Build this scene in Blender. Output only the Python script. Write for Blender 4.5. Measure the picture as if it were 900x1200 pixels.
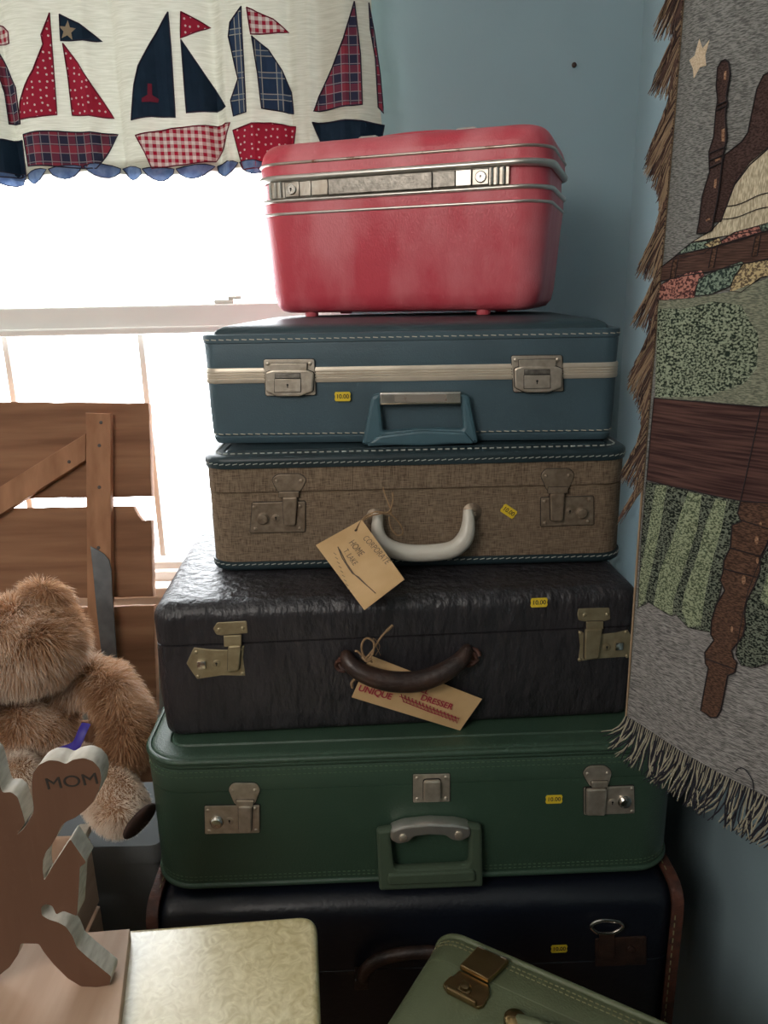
import bpy, bmesh, math, random
import numpy as np
from mathutils import Vector, Matrix, noise
from mathutils.geometry import delaunay_2d_cdt
from math import radians as R, sin, cos, tan, pi, atan2, hypot, degrees

random.seed(7); rng = np.random.default_rng(7)
for o in list(bpy.data.objects): bpy.data.objects.remove(o)
S = bpy.context.scene
COL = S.collection

# ------------------------------------------------------------------ camera, world, light, exposure
FPX = 900.0; PITCH = R(15.9); ROLL = R(1.2); EYE = 1.40
_f = Vector((0, cos(PITCH), -sin(PITCH))); _u = Vector((0, sin(PITCH), cos(PITCH))); _x = Vector((1, 0, 0))
CX = cos(ROLL)*_x - sin(ROLL)*_u; CU = sin(ROLL)*_x + cos(ROLL)*_u
cd = bpy.data.cameras.new('camera'); cam = bpy.data.objects.new('camera', cd); COL.objects.link(cam)
cd.sensor_fit = 'VERTICAL'; cd.sensor_height = 36; cd.sensor_width = 27; cd.lens = 36*FPX/1200
cd.clip_start = 0.02; cd.clip_end = 200
M3 = Matrix((CX, CU, -_f)).transposed()
cam.matrix_world = Matrix.Translation((0, 0, EYE)) @ M3.to_4x4()
S.camera = cam

w = bpy.data.worlds.new('overcast'); S.world = w; w.use_nodes = True
bg = w.node_tree.nodes['Background']; bg.inputs[0].default_value = (0.93, 0.97, 1.0, 1); bg.inputs[1].default_value = 9.5

def area(name, loc, target, sx, sy, power, color):
    l = bpy.data.lights.new(name, 'AREA'); l.shape = 'RECTANGLE'; l.size = sx; l.size_y = sy
    l.energy = power; l.color = color
    o = bpy.data.objects.new(name, l); COL.objects.link(o); o.location = loc
    o.rotation_euler = (Vector(target)-Vector(loc)).to_track_quat('-Z', 'Y').to_euler()
    return o
area('room_lamp', (-1.0, -0.75, 2.1), (0.1, 1.0, 1.15), 0.9, 0.7, 17, (1.0, 0.93, 0.86))
S.view_settings.view_transform = 'Standard'; S.view_settings.look = 'None'
S.view_settings.gamma = 1.0; S.view_settings.use_curve_mapping = False
S.view_settings.exposure = 0.08

# ------------------------------------------------------------------ pixel -> place
O = Vector((0, 0, EYE))
def ray(px, py): return _f + CX*((px-450)/FPX) + CU*((600-py)/FPX)
def onz(px, py, z):
    d = ray(px, py); return O + d*((z-EYE)/d.z)
def ony(px, py, y):
    d = ray(px, py); return O + d*(y/d.y)
def onpl(px, py, p0, n):
    d = ray(px, py); return O + d*((Vector(p0)-O).dot(n)/d.dot(n))

# ------------------------------------------------------------------ materials
def mat(name, col, rough=0.5, metal=0.0, var=0.0, vscale=8, col2=None, bump=0.0, bscale=60, stretch=(1,1,1),
        spec=0.5, trans=0.0, rvar=0.0, vdetail=4, bdetail=3, ramp=(0.35, 0.7), sheen=0.0, coat=0.0, bdist=.002):
    m = bpy.data.materials.new(name); m.use_nodes = True; nt = m.node_tree; N = nt.nodes; L = nt.links
    b = N['Principled BSDF']; b.inputs['Roughness'].default_value = rough; b.inputs['Metallic'].default_value = metal
    b.inputs['Specular IOR Level'].default_value = spec
    if sheen: b.inputs['Sheen Weight'].default_value = sheen
    if coat: b.inputs['Coat Weight'].default_value = coat; b.inputs['Coat Roughness'].default_value = 0.15
    c = (*col, 1); b.inputs['Base Color'].default_value = c
    tc = N.new('ShaderNodeTexCoord'); mp = N.new('ShaderNodeMapping'); mp.inputs['Scale'].default_value = stretch
    L.new(tc.outputs['Object'], mp.inputs['Vector'])
    last = None
    if col2 is not None or var:
        n = N.new('ShaderNodeTexNoise'); n.inputs['Scale'].default_value = vscale; n.inputs['Detail'].default_value = vdetail
        L.new(mp.outputs[0], n.inputs['Vector'])
        r = N.new('ShaderNodeValToRGB'); r.color_ramp.elements[0].position = ramp[0]; r.color_ramp.elements[1].position = ramp[1]
        c2 = col2 if col2 is not None else tuple(min(1, x*(1+var)) for x in col)
        c1 = col if col2 is not None else tuple(x*(1-var) for x in col)
        r.color_ramp.elements[0].color = (*c1, 1); r.color_ramp.elements[1].color = (*c2, 1)
        L.new(n.outputs['Fac'], r.inputs[0]); L.new(r.outputs[0], b.inputs['Base Color']); last = r.outputs[0]
        if rvar:
            mr = N.new('ShaderNodeMapRange'); mr.inputs[3].default_value = rough-rvar; mr.inputs[4].default_value = rough+rvar
            L.new(n.outputs['Fac'], mr.inputs[0]); L.new(mr.outputs[0], b.inputs['Roughness'])
    if bump:
        n2 = N.new('ShaderNodeTexNoise'); n2.inputs['Scale'].default_value = bscale; n2.inputs['Detail'].default_value = bdetail
        L.new(mp.outputs[0], n2.inputs['Vector'])
        bp = N.new('ShaderNodeBump'); bp.inputs['Strength'].default_value = bump; bp.inputs['Distance'].default_value = bdist
        L.new(n2.outputs['Fac'], bp.inputs['Height']); L.new(bp.outputs[0], b.inputs['Normal'])
    if trans:
        t = N.new('ShaderNodeBsdfTranslucent'); mx = N.new('ShaderNodeMixShader'); mx.inputs[0].default_value = trans
        if last is not None: L.new(last, t.inputs[0])
        else: t.inputs[0].default_value = c
        L.new(b.outputs[0], mx.inputs[1]); L.new(t.outputs[0], mx.inputs[2])
        L.new(mx.outputs[0], N['Material Output'].inputs[0])
    m['o'] = 1
    return m

def cloth_pattern(name, kind, trans=0.08):
    """plaids, ginghams, dots drawn procedurally in object space x,z"""
    m = bpy.data.materials.new(name); m.use_nodes = True; nt = m.node_tree; N = nt.nodes; L = nt.links
    b = N['Principled BSDF']; b.inputs['Roughness'].default_value = 0.9; b.inputs['Specular IOR Level'].default_value = 0.1
    tc = N.new('ShaderNodeTexCoord'); sp = N.new('ShaderNodeSeparateXYZ'); L.new(tc.outputs['Object'], sp.inputs[0])
    def math_(op, a, b_=None):
        n = N.new('ShaderNodeMath'); n.operation = op
        for i, v in enumerate((a, b_)):
            if v is None: continue
            if isinstance(v, (int, float)): n.inputs[i].default_value = v
            else: L.new(v, n.inputs[i])
        return n.outputs[0]
    def mix(f, a, b_, mode='MIX'):
        n = N.new('ShaderNodeMix'); n.data_type = 'RGBA'; n.blend_type = mode
        if isinstance(f, (int, float)): n.inputs[0].default_value = f
        else: L.new(f, n.inputs[0])
        for i, v in ((6, a), (7, b_)):
            if isinstance(v, tuple): n.inputs[i].default_value = (*v, 1)
            else: L.new(v, n.inputs[i])
        return n.outputs[2]
    X, Z = sp.outputs[0], sp.outputs[2]
    def band(c, period, frac, off=0.0):
        return math_('LESS_THAN', math_('FRACT', math_('ADD', math_('DIVIDE', c, period), off+100.0)), frac)
    if kind == 'gingham':
        a = band(X, .012, .5); c = band(Z, .012, .5)
        s = math_('MULTIPLY', math_('ADD', a, c), .5)
        col = mix(s, (.85, .80, .76), (.42, .02, .05))
    elif kind == 'dots':
        vo = N.new('ShaderNodeTexVoronoi'); vo.inputs['Scale'].default_value = 85; vo.inputs['Randomness'].default_value = .45
        L.new(tc.outputs['Object'], vo.inputs['Vector'])
        vo.voronoi_dimensions = '2D'; cb = N.new('ShaderNodeCombineXYZ'); L.new(X, cb.inputs[0]); L.new(Z, cb.inputs[1]); L.new(cb.outputs[0], vo.inputs['Vector'])
        d = math_('LESS_THAN', vo.outputs['Distance'], .15)
        col = mix(d, (.40, .025, .055), (.75, .62, .60))
    elif kind == 'navyplaid':
        a = band(X, .034, .16); a2 = band(X, .0085, .18, .3); c = band(Z, .034, .16); c2 = band(Z, .0085, .18, .3)
        l = math_('MINIMUM', math_('ADD', math_('MULTIPLY', band(X, .034, .45, .2), a2), math_('MULTIPLY', band(Z, .034, .45, .2), c2)), 1.0)
        col = mix(math_('MULTIPLY', l, .75), (.03, .055, .11), (.50, .50, .42))
        col = mix(math_('MULTIPLY', math_('ADD', a, c), .25), col, (.11, .17, .28))
    else:  # red and navy tartan
        a = band(X, .029, .42); c = band(Z, .029, .42)
        col = mix(math_('MULTIPLY', math_('ADD', a, c), .5), (.035, .038, .075), (.30, .045, .07))
        l = math_('MINIMUM', math_('ADD', band(X, .0145, .09, .05), band(Z, .0145, .09, .05)), 1.0)
        col = mix(math_('MULTIPLY', l, .6), col, (.42, .40, .40))
    L.new(col, b.inputs['Base Color'])
    t = N.new('ShaderNodeBsdfTranslucent'); L.new(col, t.inputs[0]); mx = N.new('ShaderNodeMixShader'); mx.inputs[0].default_value = trans
    L.new(b.outputs[0], mx.inputs[1]); L.new(t.outputs[0], mx.inputs[2]); L.new(mx.outputs[0], N['Material Output'].inputs[0])
    return m

def weave(name, c1, c2, sx=260, sz=260, rough=0.95, hard=0.0, stripe=None, blotch=None, bscale=40, ang=0.0):
    """woven threads: fine diagonal/horizontal rows of two yarn colours"""
    m = bpy.data.materials.new(name); m.use_nodes = True; nt = m.node_tree; N = nt.nodes; L = nt.links
    b = N['Principled BSDF']; b.inputs['Roughness'].default_value = rough; b.inputs['Specular IOR Level'].default_value = 0.1
    tc = N.new('ShaderNodeTexCoord'); mp = N.new('ShaderNodeMapping'); mp.inputs['Rotation'].default_value = (0, ang, 0)
    mp.inputs['Scale'].default_value = (sx, sx, sz); L.new(tc.outputs['Object'], mp.inputs[0])
    n = N.new('ShaderNodeTexNoise'); n.inputs['Scale'].default_value = 1.0; n.inputs['Detail'].default_value = 2; L.new(mp.outputs[0], n.inputs[0])
    r = N.new('ShaderNodeValToRGB'); r.color_ramp.elements[0].position = .38+hard; r.color_ramp.elements[1].position = .62-hard
    r.color_ramp.elements[0].color = (*c1, 1); r.color_ramp.elements[1].color = (*c2, 1); L.new(n.outputs[0], r.inputs[0])
    out = r.outputs[0]
    if blotch is not None:
        n3 = N.new('ShaderNodeTexNoise'); n3.inputs['Scale'].default_value = bscale; n3.inputs['Detail'].default_value = 5; L.new(tc.outputs['Object'], n3.inputs[0])
        r3 = N.new('ShaderNodeValToRGB'); r3.color_ramp.elements[0].position = .48; r3.color_ramp.elements[1].position = .56; L.new(n3.outputs[0], r3.inputs[0])
        mx = N.new('ShaderNodeMix'); mx.data_type = 'RGBA'; L.new(r3.outputs[0], mx.inputs[0]); L.new(out, mx.inputs[6]); mx.inputs[7].default_value = (*blotch, 1)
        out = mx.outputs[2]
    L.new(out, b.inputs['Base Color'])
    bp = N.new('ShaderNodeBump'); bp.inputs['Strength'].default_value = .7; bp.inputs['Distance'].default_value = .001
    L.new(n.outputs[0], bp.inputs['Height']); L.new(bp.outputs[0], b.inputs['Normal'])
    return m

def wood(name, dark, light, axis='x', rough=0.7, scale=1.0, bump=.3):
    st = {'x': (3, 40, 40), 'z': (40, 40, 3), 'y': (40, 3, 40)}[axis]
    return mat(name, dark, rough, col2=light, vscale=1.0*scale, stretch=st, bump=bump, bscale=2.0, vdetail=6, ramp=(.3, .75), spec=.3)

MT = {}
MT['wall'] = mat('blue_wall_paint', (.29, .40, .44), .75, var=.04, vscale=3, bump=.15, bscale=120)
MT['wall2'] = mat('pale_wall_paint', (.62, .60, .55), .8, var=.04, vscale=3)
MT['white'] = mat('white_paint', (.78, .77, .74), .45, var=.03, vscale=6)
MT['ceil'] = mat('ceiling_paint', (.8, .79, .76), .9, var=.03)
MT['floor'] = wood('floor_boards', (.16, .09, .05), (.28, .17, .10), 'y')
MT['red'] = mat('pink_red_vinyl', (.64, .065, .095), .38, col2=(.76, .20, .23), vscale=14, stretch=(1, 1, .5), bump=.35, bscale=420, rvar=.05, vdetail=6, ramp=(.42, .68))
MT['rust'] = mat('rusted_aluminium', (.50, .44, .38), .35, .85, col2=(.22, .09, .05), vscale=60, ramp=(.58, .72))
MT['trim'] = mat('aluminium_trim', (.66, .63, .58), .33, .85, var=.08, vscale=40)
MT['chrome'] = mat('worn_chrome', (.72, .69, .64), .22, 1.0, var=.12, vscale=50, bump=.1, bscale=200)
MT['strip'] = mat('dull_chrome_strip', (.42, .39, .34), .34, .9, col2=(.30, .26, .21), vscale=50, bump=.1, bscale=200)
MT['brush'] = mat('brushed_steel', (.26, .24, .21), .42, .9, var=.25, vscale=120, bump=.2, bscale=300)
MT['nickel'] = mat('tarnished_nickel', (.66, .59, .50), .36, .75, col2=(.50, .43, .34), vscale=90, bump=.15, bscale=200)
MT['dull'] = mat('dull_painted_metal', (.22, .165, .115), .42, .5, col2=(.33, .26, .19), vscale=110, bump=.2, bscale=260)
MT['brass'] = mat('aged_brass', (.33, .27, .16), .45, .7, col2=(.46, .39, .25), vscale=60, bump=.15, bscale=200)
MT['brass2'] = mat('dark_polished_brass', (.34, .24, .11), .28, 1.0, col2=(.25, .17, .08), vscale=40)
MT['gap_shade'] = mat('dark_gap_shade', (.018, .015, .013), .7)  # near-black standing in for shade in the gaps round metal fittings
MT['black'] = mat('keyhole_black', (.008, .008, .008), .6)
MT['blue'] = mat('slate_blue_vinyl', (.060, .105, .13), .5, var=.10, vscale=10, bump=.25, bscale=500)
MT['bluepad'] = mat('dark_blue_vinyl', (.025, .05, .06), .42, var=.10, vscale=10, bump=.25, bscale=300)
MT['bluehandle'] = mat('blue_moulded_plastic', (.06, .125, .155), .45, var=.05, vscale=12)
MT['ribbon'] = mat('champagne_metal_band', (.66, .58, .47), .4, .45, var=.08, vscale=30)
MT['stitch'] = mat('cream_thread', (.62, .58, .47), .8)
MT['tealleather'] = mat('dark_teal_leather', (.018, .035, .042), .4, var=.15, vscale=12, bump=.2, bscale=200)
MT['tanstitch'] = mat('aqua_grey_thread', (.45, .47, .42), .8)
MT['white_plastic'] = mat('cream_plastic', (.62, .58, .50), .35, var=.04, vscale=20)
MT['brown'] = mat('dark_brown_leatherette', (.021, .020, .023), .34, col2=(.034, .031, .035), vscale=30, stretch=(1, 1, .4), bump=1.0, bscale=75, bdetail=7, spec=.5, bdist=.006)
MT['oldleather'] = mat('worn_brown_leather', (.022, .013, .011), .42, col2=(.05, .024, .016), vscale=40, bump=.6, bscale=120)
MT['rustleather'] = mat('cracked_rust_leather', (.10, .032, .018), .6, col2=(.035, .016, .012), vscale=60, bump=.7, bscale=160)
MT['green'] = mat('green_vinyl', (.032, .067, .043), .42, col2=(.040, .079, .051), vscale=8, bump=.3, bscale=450)
MT['greenstitch'] = mat('green_thread', (.09, .15, .085), .8)
MT['greenhandle'] = mat('green_moulded_plastic', (.065, .095, .062), .42)
MT['blackcase'] = mat('black_vinyl', (.005, .007, .013), .36, bump=.3, bscale=150)
MT['pale'] = mat('pale_green_vinyl', (.105, .125, .066), .5, col2=(.12, .14, .077), vscale=10, bump=.25, bscale=400)
MT['palestitch'] = mat('tan_thread', (.22, .20, .10), .8)
MT['yellow'] = mat('yellow_sticker_paper', (.78, .56, .03), .6)
MT['ink'] = mat('black_ink', (.03, .025, .02), .8)
MT['kraft'] = mat('manila_card', (.62, .40, .19), .8, col2=(.70, .47, .24), vscale=25, trans=.15)
MT['pencil'] = mat('pencil_marks', (.14, .10, .07), .8)
MT['redink'] = mat('red_marker', (.38, .02, .05), .7)
MT['twine'] = mat('jute_twine', (.30, .19, .10), .95, var=.25, vscale=300)
MT['plank'] = wood('weathered_plank', (.18, .082, .042), (.36, .185, .10), 'x', .75)
MT['batten'] = wood('batten_wood', (.27, .125, .062), (.44, .225, .12), 'z', .7)
MT['pine'] = wood('pine_board', (.42, .27, .18), (.56, .39, .28), 'y', .5, scale=.9)
MT['cutout'] = wood('dark_pine_front', (.14, .070, .042), (.17, .086, .052), 'z', .65, scale=.6)
MT['sawn'] = mat('bare_sawn_edge', (.62, .58, .50), .8, col2=(.45, .41, .34), vscale=60, stretch=(1, 1, 4))
MT['greybin'] = mat('dark_grey_plastic', (.13, .14, .14), .8, var=.1, vscale=5, spec=.15)
MT['blade'] = mat('dark_metal_blade', (.11, .115, .12), .4, .6, var=.2, vscale=40)
MT['curtain'] = mat('natural_cotton', (.50, .49, .40), .95, col2=(.62, .61, .52), vscale=1.2, stretch=(26, 26, 420), trans=.085, spec=.05, bump=.3, bscale=2, vdetail=3)
MT['navy'] = mat('navy_cotton', (.018, .035, .06), .95, trans=.12, spec=.05, var=.1, vscale=60)
MT['denim'] = mat('blue_print_cotton', (.10, .16, .32), .95, col2=(.22, .32, .52), vscale=60, trans=.10, spec=.05)
MT['lace'] = mat('white_lining', (.8, .8, .78), .95, trans=.2, spec=.05)
MT['redthread'] = mat('dark_red_binding', (.16, .01, .03), .95)
MT['navythread'] = mat('dark_binding', (.025, .02, .04), .95)
MT['dots'] = cloth_pattern('red_dotted_cotton', 'dots')
MT['gingham'] = cloth_pattern('red_gingham', 'gingham')
MT['navyplaid'] = cloth_pattern('navy_plaid', 'navyplaid')
MT['tartan'] = cloth_pattern('red_navy_plaid', 'tartan')
MT['starfab'] = mat('tan_star_cotton', (.45, .36, .24), .95, trans=.3)
MT['tealstrip'] = mat('ribbon_purple', (.05, .035, .30), .5)
MT['paw'] = mat('dark_brown_suede', (.045, .022, .016), .9)

def pearl():
    m = bpy.data.materials.new('cream_pearl_laminate'); m.use_nodes = True; N = m.node_tree.nodes; L = m.node_tree.links
    b = N['Principled BSDF']; b.inputs['Roughness'].default_value = .3; b.inputs['Specular IOR Level'].default_value = .9; b.inputs['Coat Weight'].default_value = 1.0; b.inputs['Coat Roughness'].default_value = .34; b.inputs['Coat IOR'].default_value = 2.1
    tc = N.new('ShaderNodeTexCoord'); n0 = N.new('ShaderNodeTexNoise'); n0.inputs['Scale'].default_value = 14; n0.inputs['Detail'].default_value = 2
    L.new(tc.outputs['Object'], n0.inputs[0])
    ad = N.new('ShaderNodeMix'); ad.data_type = 'RGBA'; ad.blend_type = 'ADD'; ad.inputs[0].default_value = .12
    L.new(tc.outputs['Object'], ad.inputs[6]); L.new(n0.outputs['Color'], ad.inputs[7])
    v = N.new('ShaderNodeTexVoronoi'); v.feature = 'F1'; v.inputs['Scale'].default_value = 42; L.new(ad.outputs[2], v.inputs[0])
    n = N.new('ShaderNodeTexNoise'); n.inputs['Scale'].default_value = 60; n.inputs['Detail'].default_value = 5; n.inputs['Distortion'].default_value = 2.5
    L.new(tc.outputs['Object'], n.inputs[0])
    r = N.new('ShaderNodeValToRGB'); e = r.color_ramp.elements; e[0].position = .40; e[0].color = (.58, .47, .20, 1); e[1].position = .80; e[1].color = (.88, .78, .50, 1)
    mm = N.new('ShaderNodeMath'); mm.operation = 'ADD'; L.new(n.outputs[0], mm.inputs[0])
    mv = N.new('ShaderNodeMath'); mv.operation = 'MULTIPLY'; mv.inputs[1].default_value = .12; L.new(v.outputs['Distance'], mv.inputs[0]); L.new(mv.outputs[0], mm.inputs[1])
    L.new(mm.outputs[0], r.inputs[0])
    # worn brown smudge near the far edge
    n4 = N.new('ShaderNodeTexNoise'); n4.inputs['Scale'].default_value = 9; L.new(tc.outputs['Object'], n4.inputs[0])
    r4 = N.new('ShaderNodeValToRGB'); r4.color_ramp.elements[0].position = .60; r4.color_ramp.elements[1].position = .72; L.new(n4.outputs[0], r4.inputs[0])
    mx = N.new('ShaderNodeMix'); mx.data_type = 'RGBA'; mm2 = N.new('ShaderNodeMath'); mm2.operation = 'MULTIPLY'; mm2.inputs[1].default_value = .5
    L.new(r4.outputs[0], mm2.inputs[0]); L.new(mm2.outputs[0], mx.inputs[0]); L.new(r.outputs[0], mx.inputs[6]); mx.inputs[7].default_value = (.42, .26, .12, 1)
    L.new(mx.outputs[2], b.inputs['Base Color'])
    return m
MT['pearl'] = pearl()
MT['pearlside'] = mat('cream_edge', (.60, .52, .30), .35)

def tweed():
    m = bpy.data.materials.new('tan_tweed'); m.use_nodes = True; N = m.node_tree.nodes; L = m.node_tree.links
    b = N['Principled BSDF']; b.inputs['Roughness'].default_value = .75; b.inputs['Specular IOR Level'].default_value = .25
    tc = N.new('ShaderNodeTexCoord'); outs = []
    for st in ((80, 80, 1000), (1000, 1000, 80)):
        mp = N.new('ShaderNodeMapping'); mp.inputs['Scale'].default_value = st; L.new(tc.outputs['Object'], mp.inputs[0])
        n = N.new('ShaderNodeTexNoise'); n.inputs['Scale'].default_value = 1; n.inputs['Detail'].default_value = 2; L.new(mp.outputs[0], n.inputs[0]); outs.append(n.outputs[0])
    a = N.new('ShaderNodeMath'); a.operation = 'ADD'; L.new(outs[0], a.inputs[0]); L.new(outs[1], a.inputs[1])
    h = N.new('ShaderNodeMath'); h.operation = 'MULTIPLY'; h.inputs[1].default_value = .5; L.new(a.outputs[0], h.inputs[0])
    r = N.new('ShaderNodeValToRGB'); e = r.color_ramp.elements; e[0].position = .36; e[0].color = (.085, .056, .036, 1); e[1].position = .6; e[1].color = (.27, .20, .135, 1)
    L.new(h.outputs[0], r.inputs[0]); L.new(r.outputs[0], b.inputs['Base Color'])
    bp = N.new('ShaderNodeBump'); bp.inputs['Strength'].default_value = .3; bp.inputs['Distance'].default_value = .001; L.new(h.outputs[0], bp.inputs['Height']); L.new(bp.outputs[0], b.inputs['Normal'])
    return m
MT['tweed'] = tweed()

def glassmat():
    m = bpy.data.materials.new('window_glass'); m.use_nodes = True; N = m.node_tree.nodes; L = m.node_tree.links
    t = N.new('ShaderNodeBsdfTransparent'); g = N.new('ShaderNodeBsdfGlossy'); g.inputs['Roughness'].default_value = .02
    mx = N.new('ShaderNodeMixShader'); mx.inputs[0].default_value = .05
    L.new(t.outputs[0], mx.inputs[1]); L.new(g.outputs[0], mx.inputs[2]); L.new(mx.outputs[0], N['Material Output'].inputs[0])
    return m
MT['glass'] = glassmat()

# ------------------------------------------------------------------ object helpers
def link(name, me, m=None, parent=None, smooth=False, kind=None):
    o = bpy.data.objects.new(name, me); COL.objects.link(o)
    if m is not None:
        if isinstance(m, (list, tuple)):
            for x in m: me.materials.append(x)
        else: me.materials.append(m)
    if smooth:
        me.polygons.foreach_set('use_smooth', [True]*len(me.polygons))
        try: me.set_sharp_from_angle(angle=R(40))
        except Exception: pass
    if parent: o.parent = parent
    if kind: o['kind'] = kind
    me.update()
    return o
def fin(name, bm, m=None, parent=None, smooth=False, kind=None):
    bmesh.ops.recalc_face_normals(bm, faces=bm.faces)
    me = bpy.data.meshes.new(name); bm.to_mesh(me); bm.free()
    return link(name, me, m, parent, smooth, kind)
def thing(name, label, cat, loc=(0, 0, 0), rz=0, group=None):
    o = bpy.data.objects.new(name, None); COL.objects.link(o); o.location = loc; o.rotation_euler = (0, 0, rz)
    o['label'] = label; o['category'] = cat; o.empty_display_size = .05
    if group: o['group'] = group
    return o
def tag(o, label, cat, group=None):
    o['label'] = label; o['category'] = cat
    if group: o['group'] = group
    return o
def box(bm, x0, x1, y0, y1, z0, z1, mi=0):
    v = [bm.verts.new((x, y, z)) for x in (x0, x1) for y in (y0, y1) for z in (z0, z1)]
    for f in ((0, 1, 3, 2), (4, 6, 7, 5), (0, 4, 5, 1), (2, 3, 7, 6), (0, 2, 6, 4), (1, 5, 7, 3)):
        bm.faces.new([v[i] for i in f]).material_index = mi
    return v
def bevel(bm, w, seg=2):
    bmesh.ops.bevel(bm, geom=list(bm.edges)+list(bm.verts), offset=w, segments=seg, affect='EDGES', profile=.5)
def rrect(w, d, r, n=8):
    """counter-clockwise rounded rectangle (x,y) centred"""
    r = max(min(r, w/2-1e-4, d/2-1e-4), 1e-4); P = []
    for cx, cy, a0 in ((w/2-r, -d/2+r, -90), (w/2-r, d/2-r, 0), (-w/2+r, d/2-r, 90), (-w/2+r, -d/2+r, 180)):
        for k in range(n+1):
            a = R(a0+90*k/n); P.append((cx+r*cos(a), cy+r*sin(a)))
    return P
def loft(bm, w, d, r, prof, cap0=True, cap1=True, n=8, mi=0, closed=False):
    """prof: list of (outset, z) around a rounded rectangle"""
    rings = []
    for off, z in prof:
        rings.append([bm.verts.new((x, y, z)) for x, y in rrect(w+2*off, d+2*off, max(r+off, .002), n)])
    pairs = list(zip(rings, rings[1:])) + ([(rings[-1], rings[0])] if closed else [])
    for a, b in pairs:
        for i in range(len(a)):
            j = (i+1) % len(a); bm.faces.new((a[i], a[j], b[j], b[i])).material_index = mi
    if not closed:
        if cap0: bm.faces.new(rings[0][::-1]).material_index = mi
        if cap1: bm.faces.new(rings[-1]).material_index = mi
def quarter(o0, z0, o1, z1, n=5, bulge='out'):
    """quarter round from (o0,z0) to (o1,z1): leaves vertically, arrives horizontally ('out') or the reverse ('in')"""
    P = []
    for k in range(n+1):
        t = R(90*k/n)
        if bulge == 'out': P.append((o1+(o0-o1)*cos(t), z0+(z1-z0)*sin(t)))
        else: P.append((o0+(o1-o0)*sin(t), z1+(z0-z1)*cos(t)))
    return P
def bead(off, z, r, h=None, n=8):
    """closed half-round moulding profile"""
    h = h or r
    return [(off-.002, z-h)] + [(off+r*cos(R(a)), z+h*sin(R(a))) for a in np.linspace(-90, 90, n)] + [(off-.002, z+h)]
def tube(bm, pts, rad, seg=8, mi=0, caps=True, flat=1.0):
    pts = [Vector(p) for p in pts]; n = len(pts)
    if not hasattr(rad, '__len__'): rad = [rad]*n
    rings = []; up = None
    for i, p in enumerate(pts):
        t = (pts[min(i+1, n-1)]-pts[max(i-1, 0)]).normalized()
        if up is None:
            up = Vector((0, 0, 1)) if abs(t.z) < .9 else Vector((0, 1, 0))
        s = t.cross(up).normalized(); up = s.cross(t).normalized()
        rings.append([bm.verts.new(p + s*rad[i]*cos(2*pi*k/seg) + up*rad[i]*flat*sin(2*pi*k/seg)) for k in range(seg)])
    for a, b in zip(rings, rings[1:]):
        for i in range(seg):
            j = (i+1) % seg; bm.faces.new((a[i], a[j], b[j], b[i])).material_index = mi
    if caps:
        bm.faces.new(rings[0]).material_index = mi; bm.faces.new(rings[-1][::-1]).material_index = mi
def smooth_path(P, n=6):
    P = [Vector(p) for p in P]; out = []
    for i in range(len(P)-1):
        p0 = P[max(i-1, 0)]; p1 = P[i]; p2 = P[i+1]; p3 = P[min(i+2, len(P)-1)]
        for k in range(n):
            t = k/n
            out.append(.5*((2*p1)+(-p0+p2)*t+(2*p0-5*p1+4*p2-p3)*t*t+(-p0+3*p1-3*p2+p3)*t**3))
    out.append(P[-1]); return out
def lathe(bm, prof, c=(0, 0, 0), axis='y', seg=20, mi=0):
    """prof: (radius, height along -y (out of the face))"""
    rings = []
    for r, h in prof:
        ring = []
        for k in range(seg):
            a = 2*pi*k/seg
            if axis == 'y': ring.append(bm.verts.new((c[0]+r*cos(a), c[1]-h, c[2]+r*sin(a))))
            else: ring.append(bm.verts.new((c[0]+r*cos(a), c[1]+r*sin(a), c[2]+h)))
        rings.append(ring)
    for a, b in zip(rings, rings[1:]):
        for i in range(seg):
            j = (i+1) % seg; bm.faces.new((a[i], a[j], b[j], b[i])).material_index = mi
    bm.faces.new(rings[0]).material_index = mi; bm.faces.new(rings[-1]).material_index = mi
def plate_mesh(loops, y0, t, bev=.0008, res=1, grow=0.0):
    """flat plate in the xz plane (outline loops, holes by even-odd), back at y0, front at y0-t"""
    cu = bpy.data.curves.new('c', 'CURVE'); cu.dimensions = '2D'; cu.fill_mode = 'BOTH'
    bev = min(bev, t*.49)
    cu.extrude = max(t/2-bev, 0); cu.bevel_depth = bev; cu.bevel_resolution = res; cu.offset = -bev+grow
    for lp in loops:
        s = cu.splines.new('POLY'); s.points.add(len(lp)-1); s.use_cyclic_u = True
        for i, (x, z) in enumerate(lp): s.points[i].co = (x, z, 0, 1)
    o = bpy.data.objects.new('c', cu); me = bpy.data.meshes.new_from_object(o)
    bpy.data.objects.remove(o); bpy.data.curves.remove(cu)
    me.transform(Matrix.Translation((0, y0-t/2, 0)) @ Matrix.Rotation(R(90), 4, 'X'))
    me.materials.clear()
    return me
def plate(name, loops, y0, t, m, parent, bev=.0008, smooth=True, kind=None, grow=0):
    me = plate_mesh(loops, y0, t, bev)
    if grow:   # added dark rim plate, painted contact shade round the fitting
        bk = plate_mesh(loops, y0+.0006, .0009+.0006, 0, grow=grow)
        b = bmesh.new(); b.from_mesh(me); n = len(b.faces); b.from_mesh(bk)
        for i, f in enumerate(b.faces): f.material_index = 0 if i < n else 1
        b.to_mesh(me); b.free(); bpy.data.meshes.remove(bk); m = [m, MT['gap_shade']]
    return link(name, me, m, parent, smooth, kind)
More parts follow.
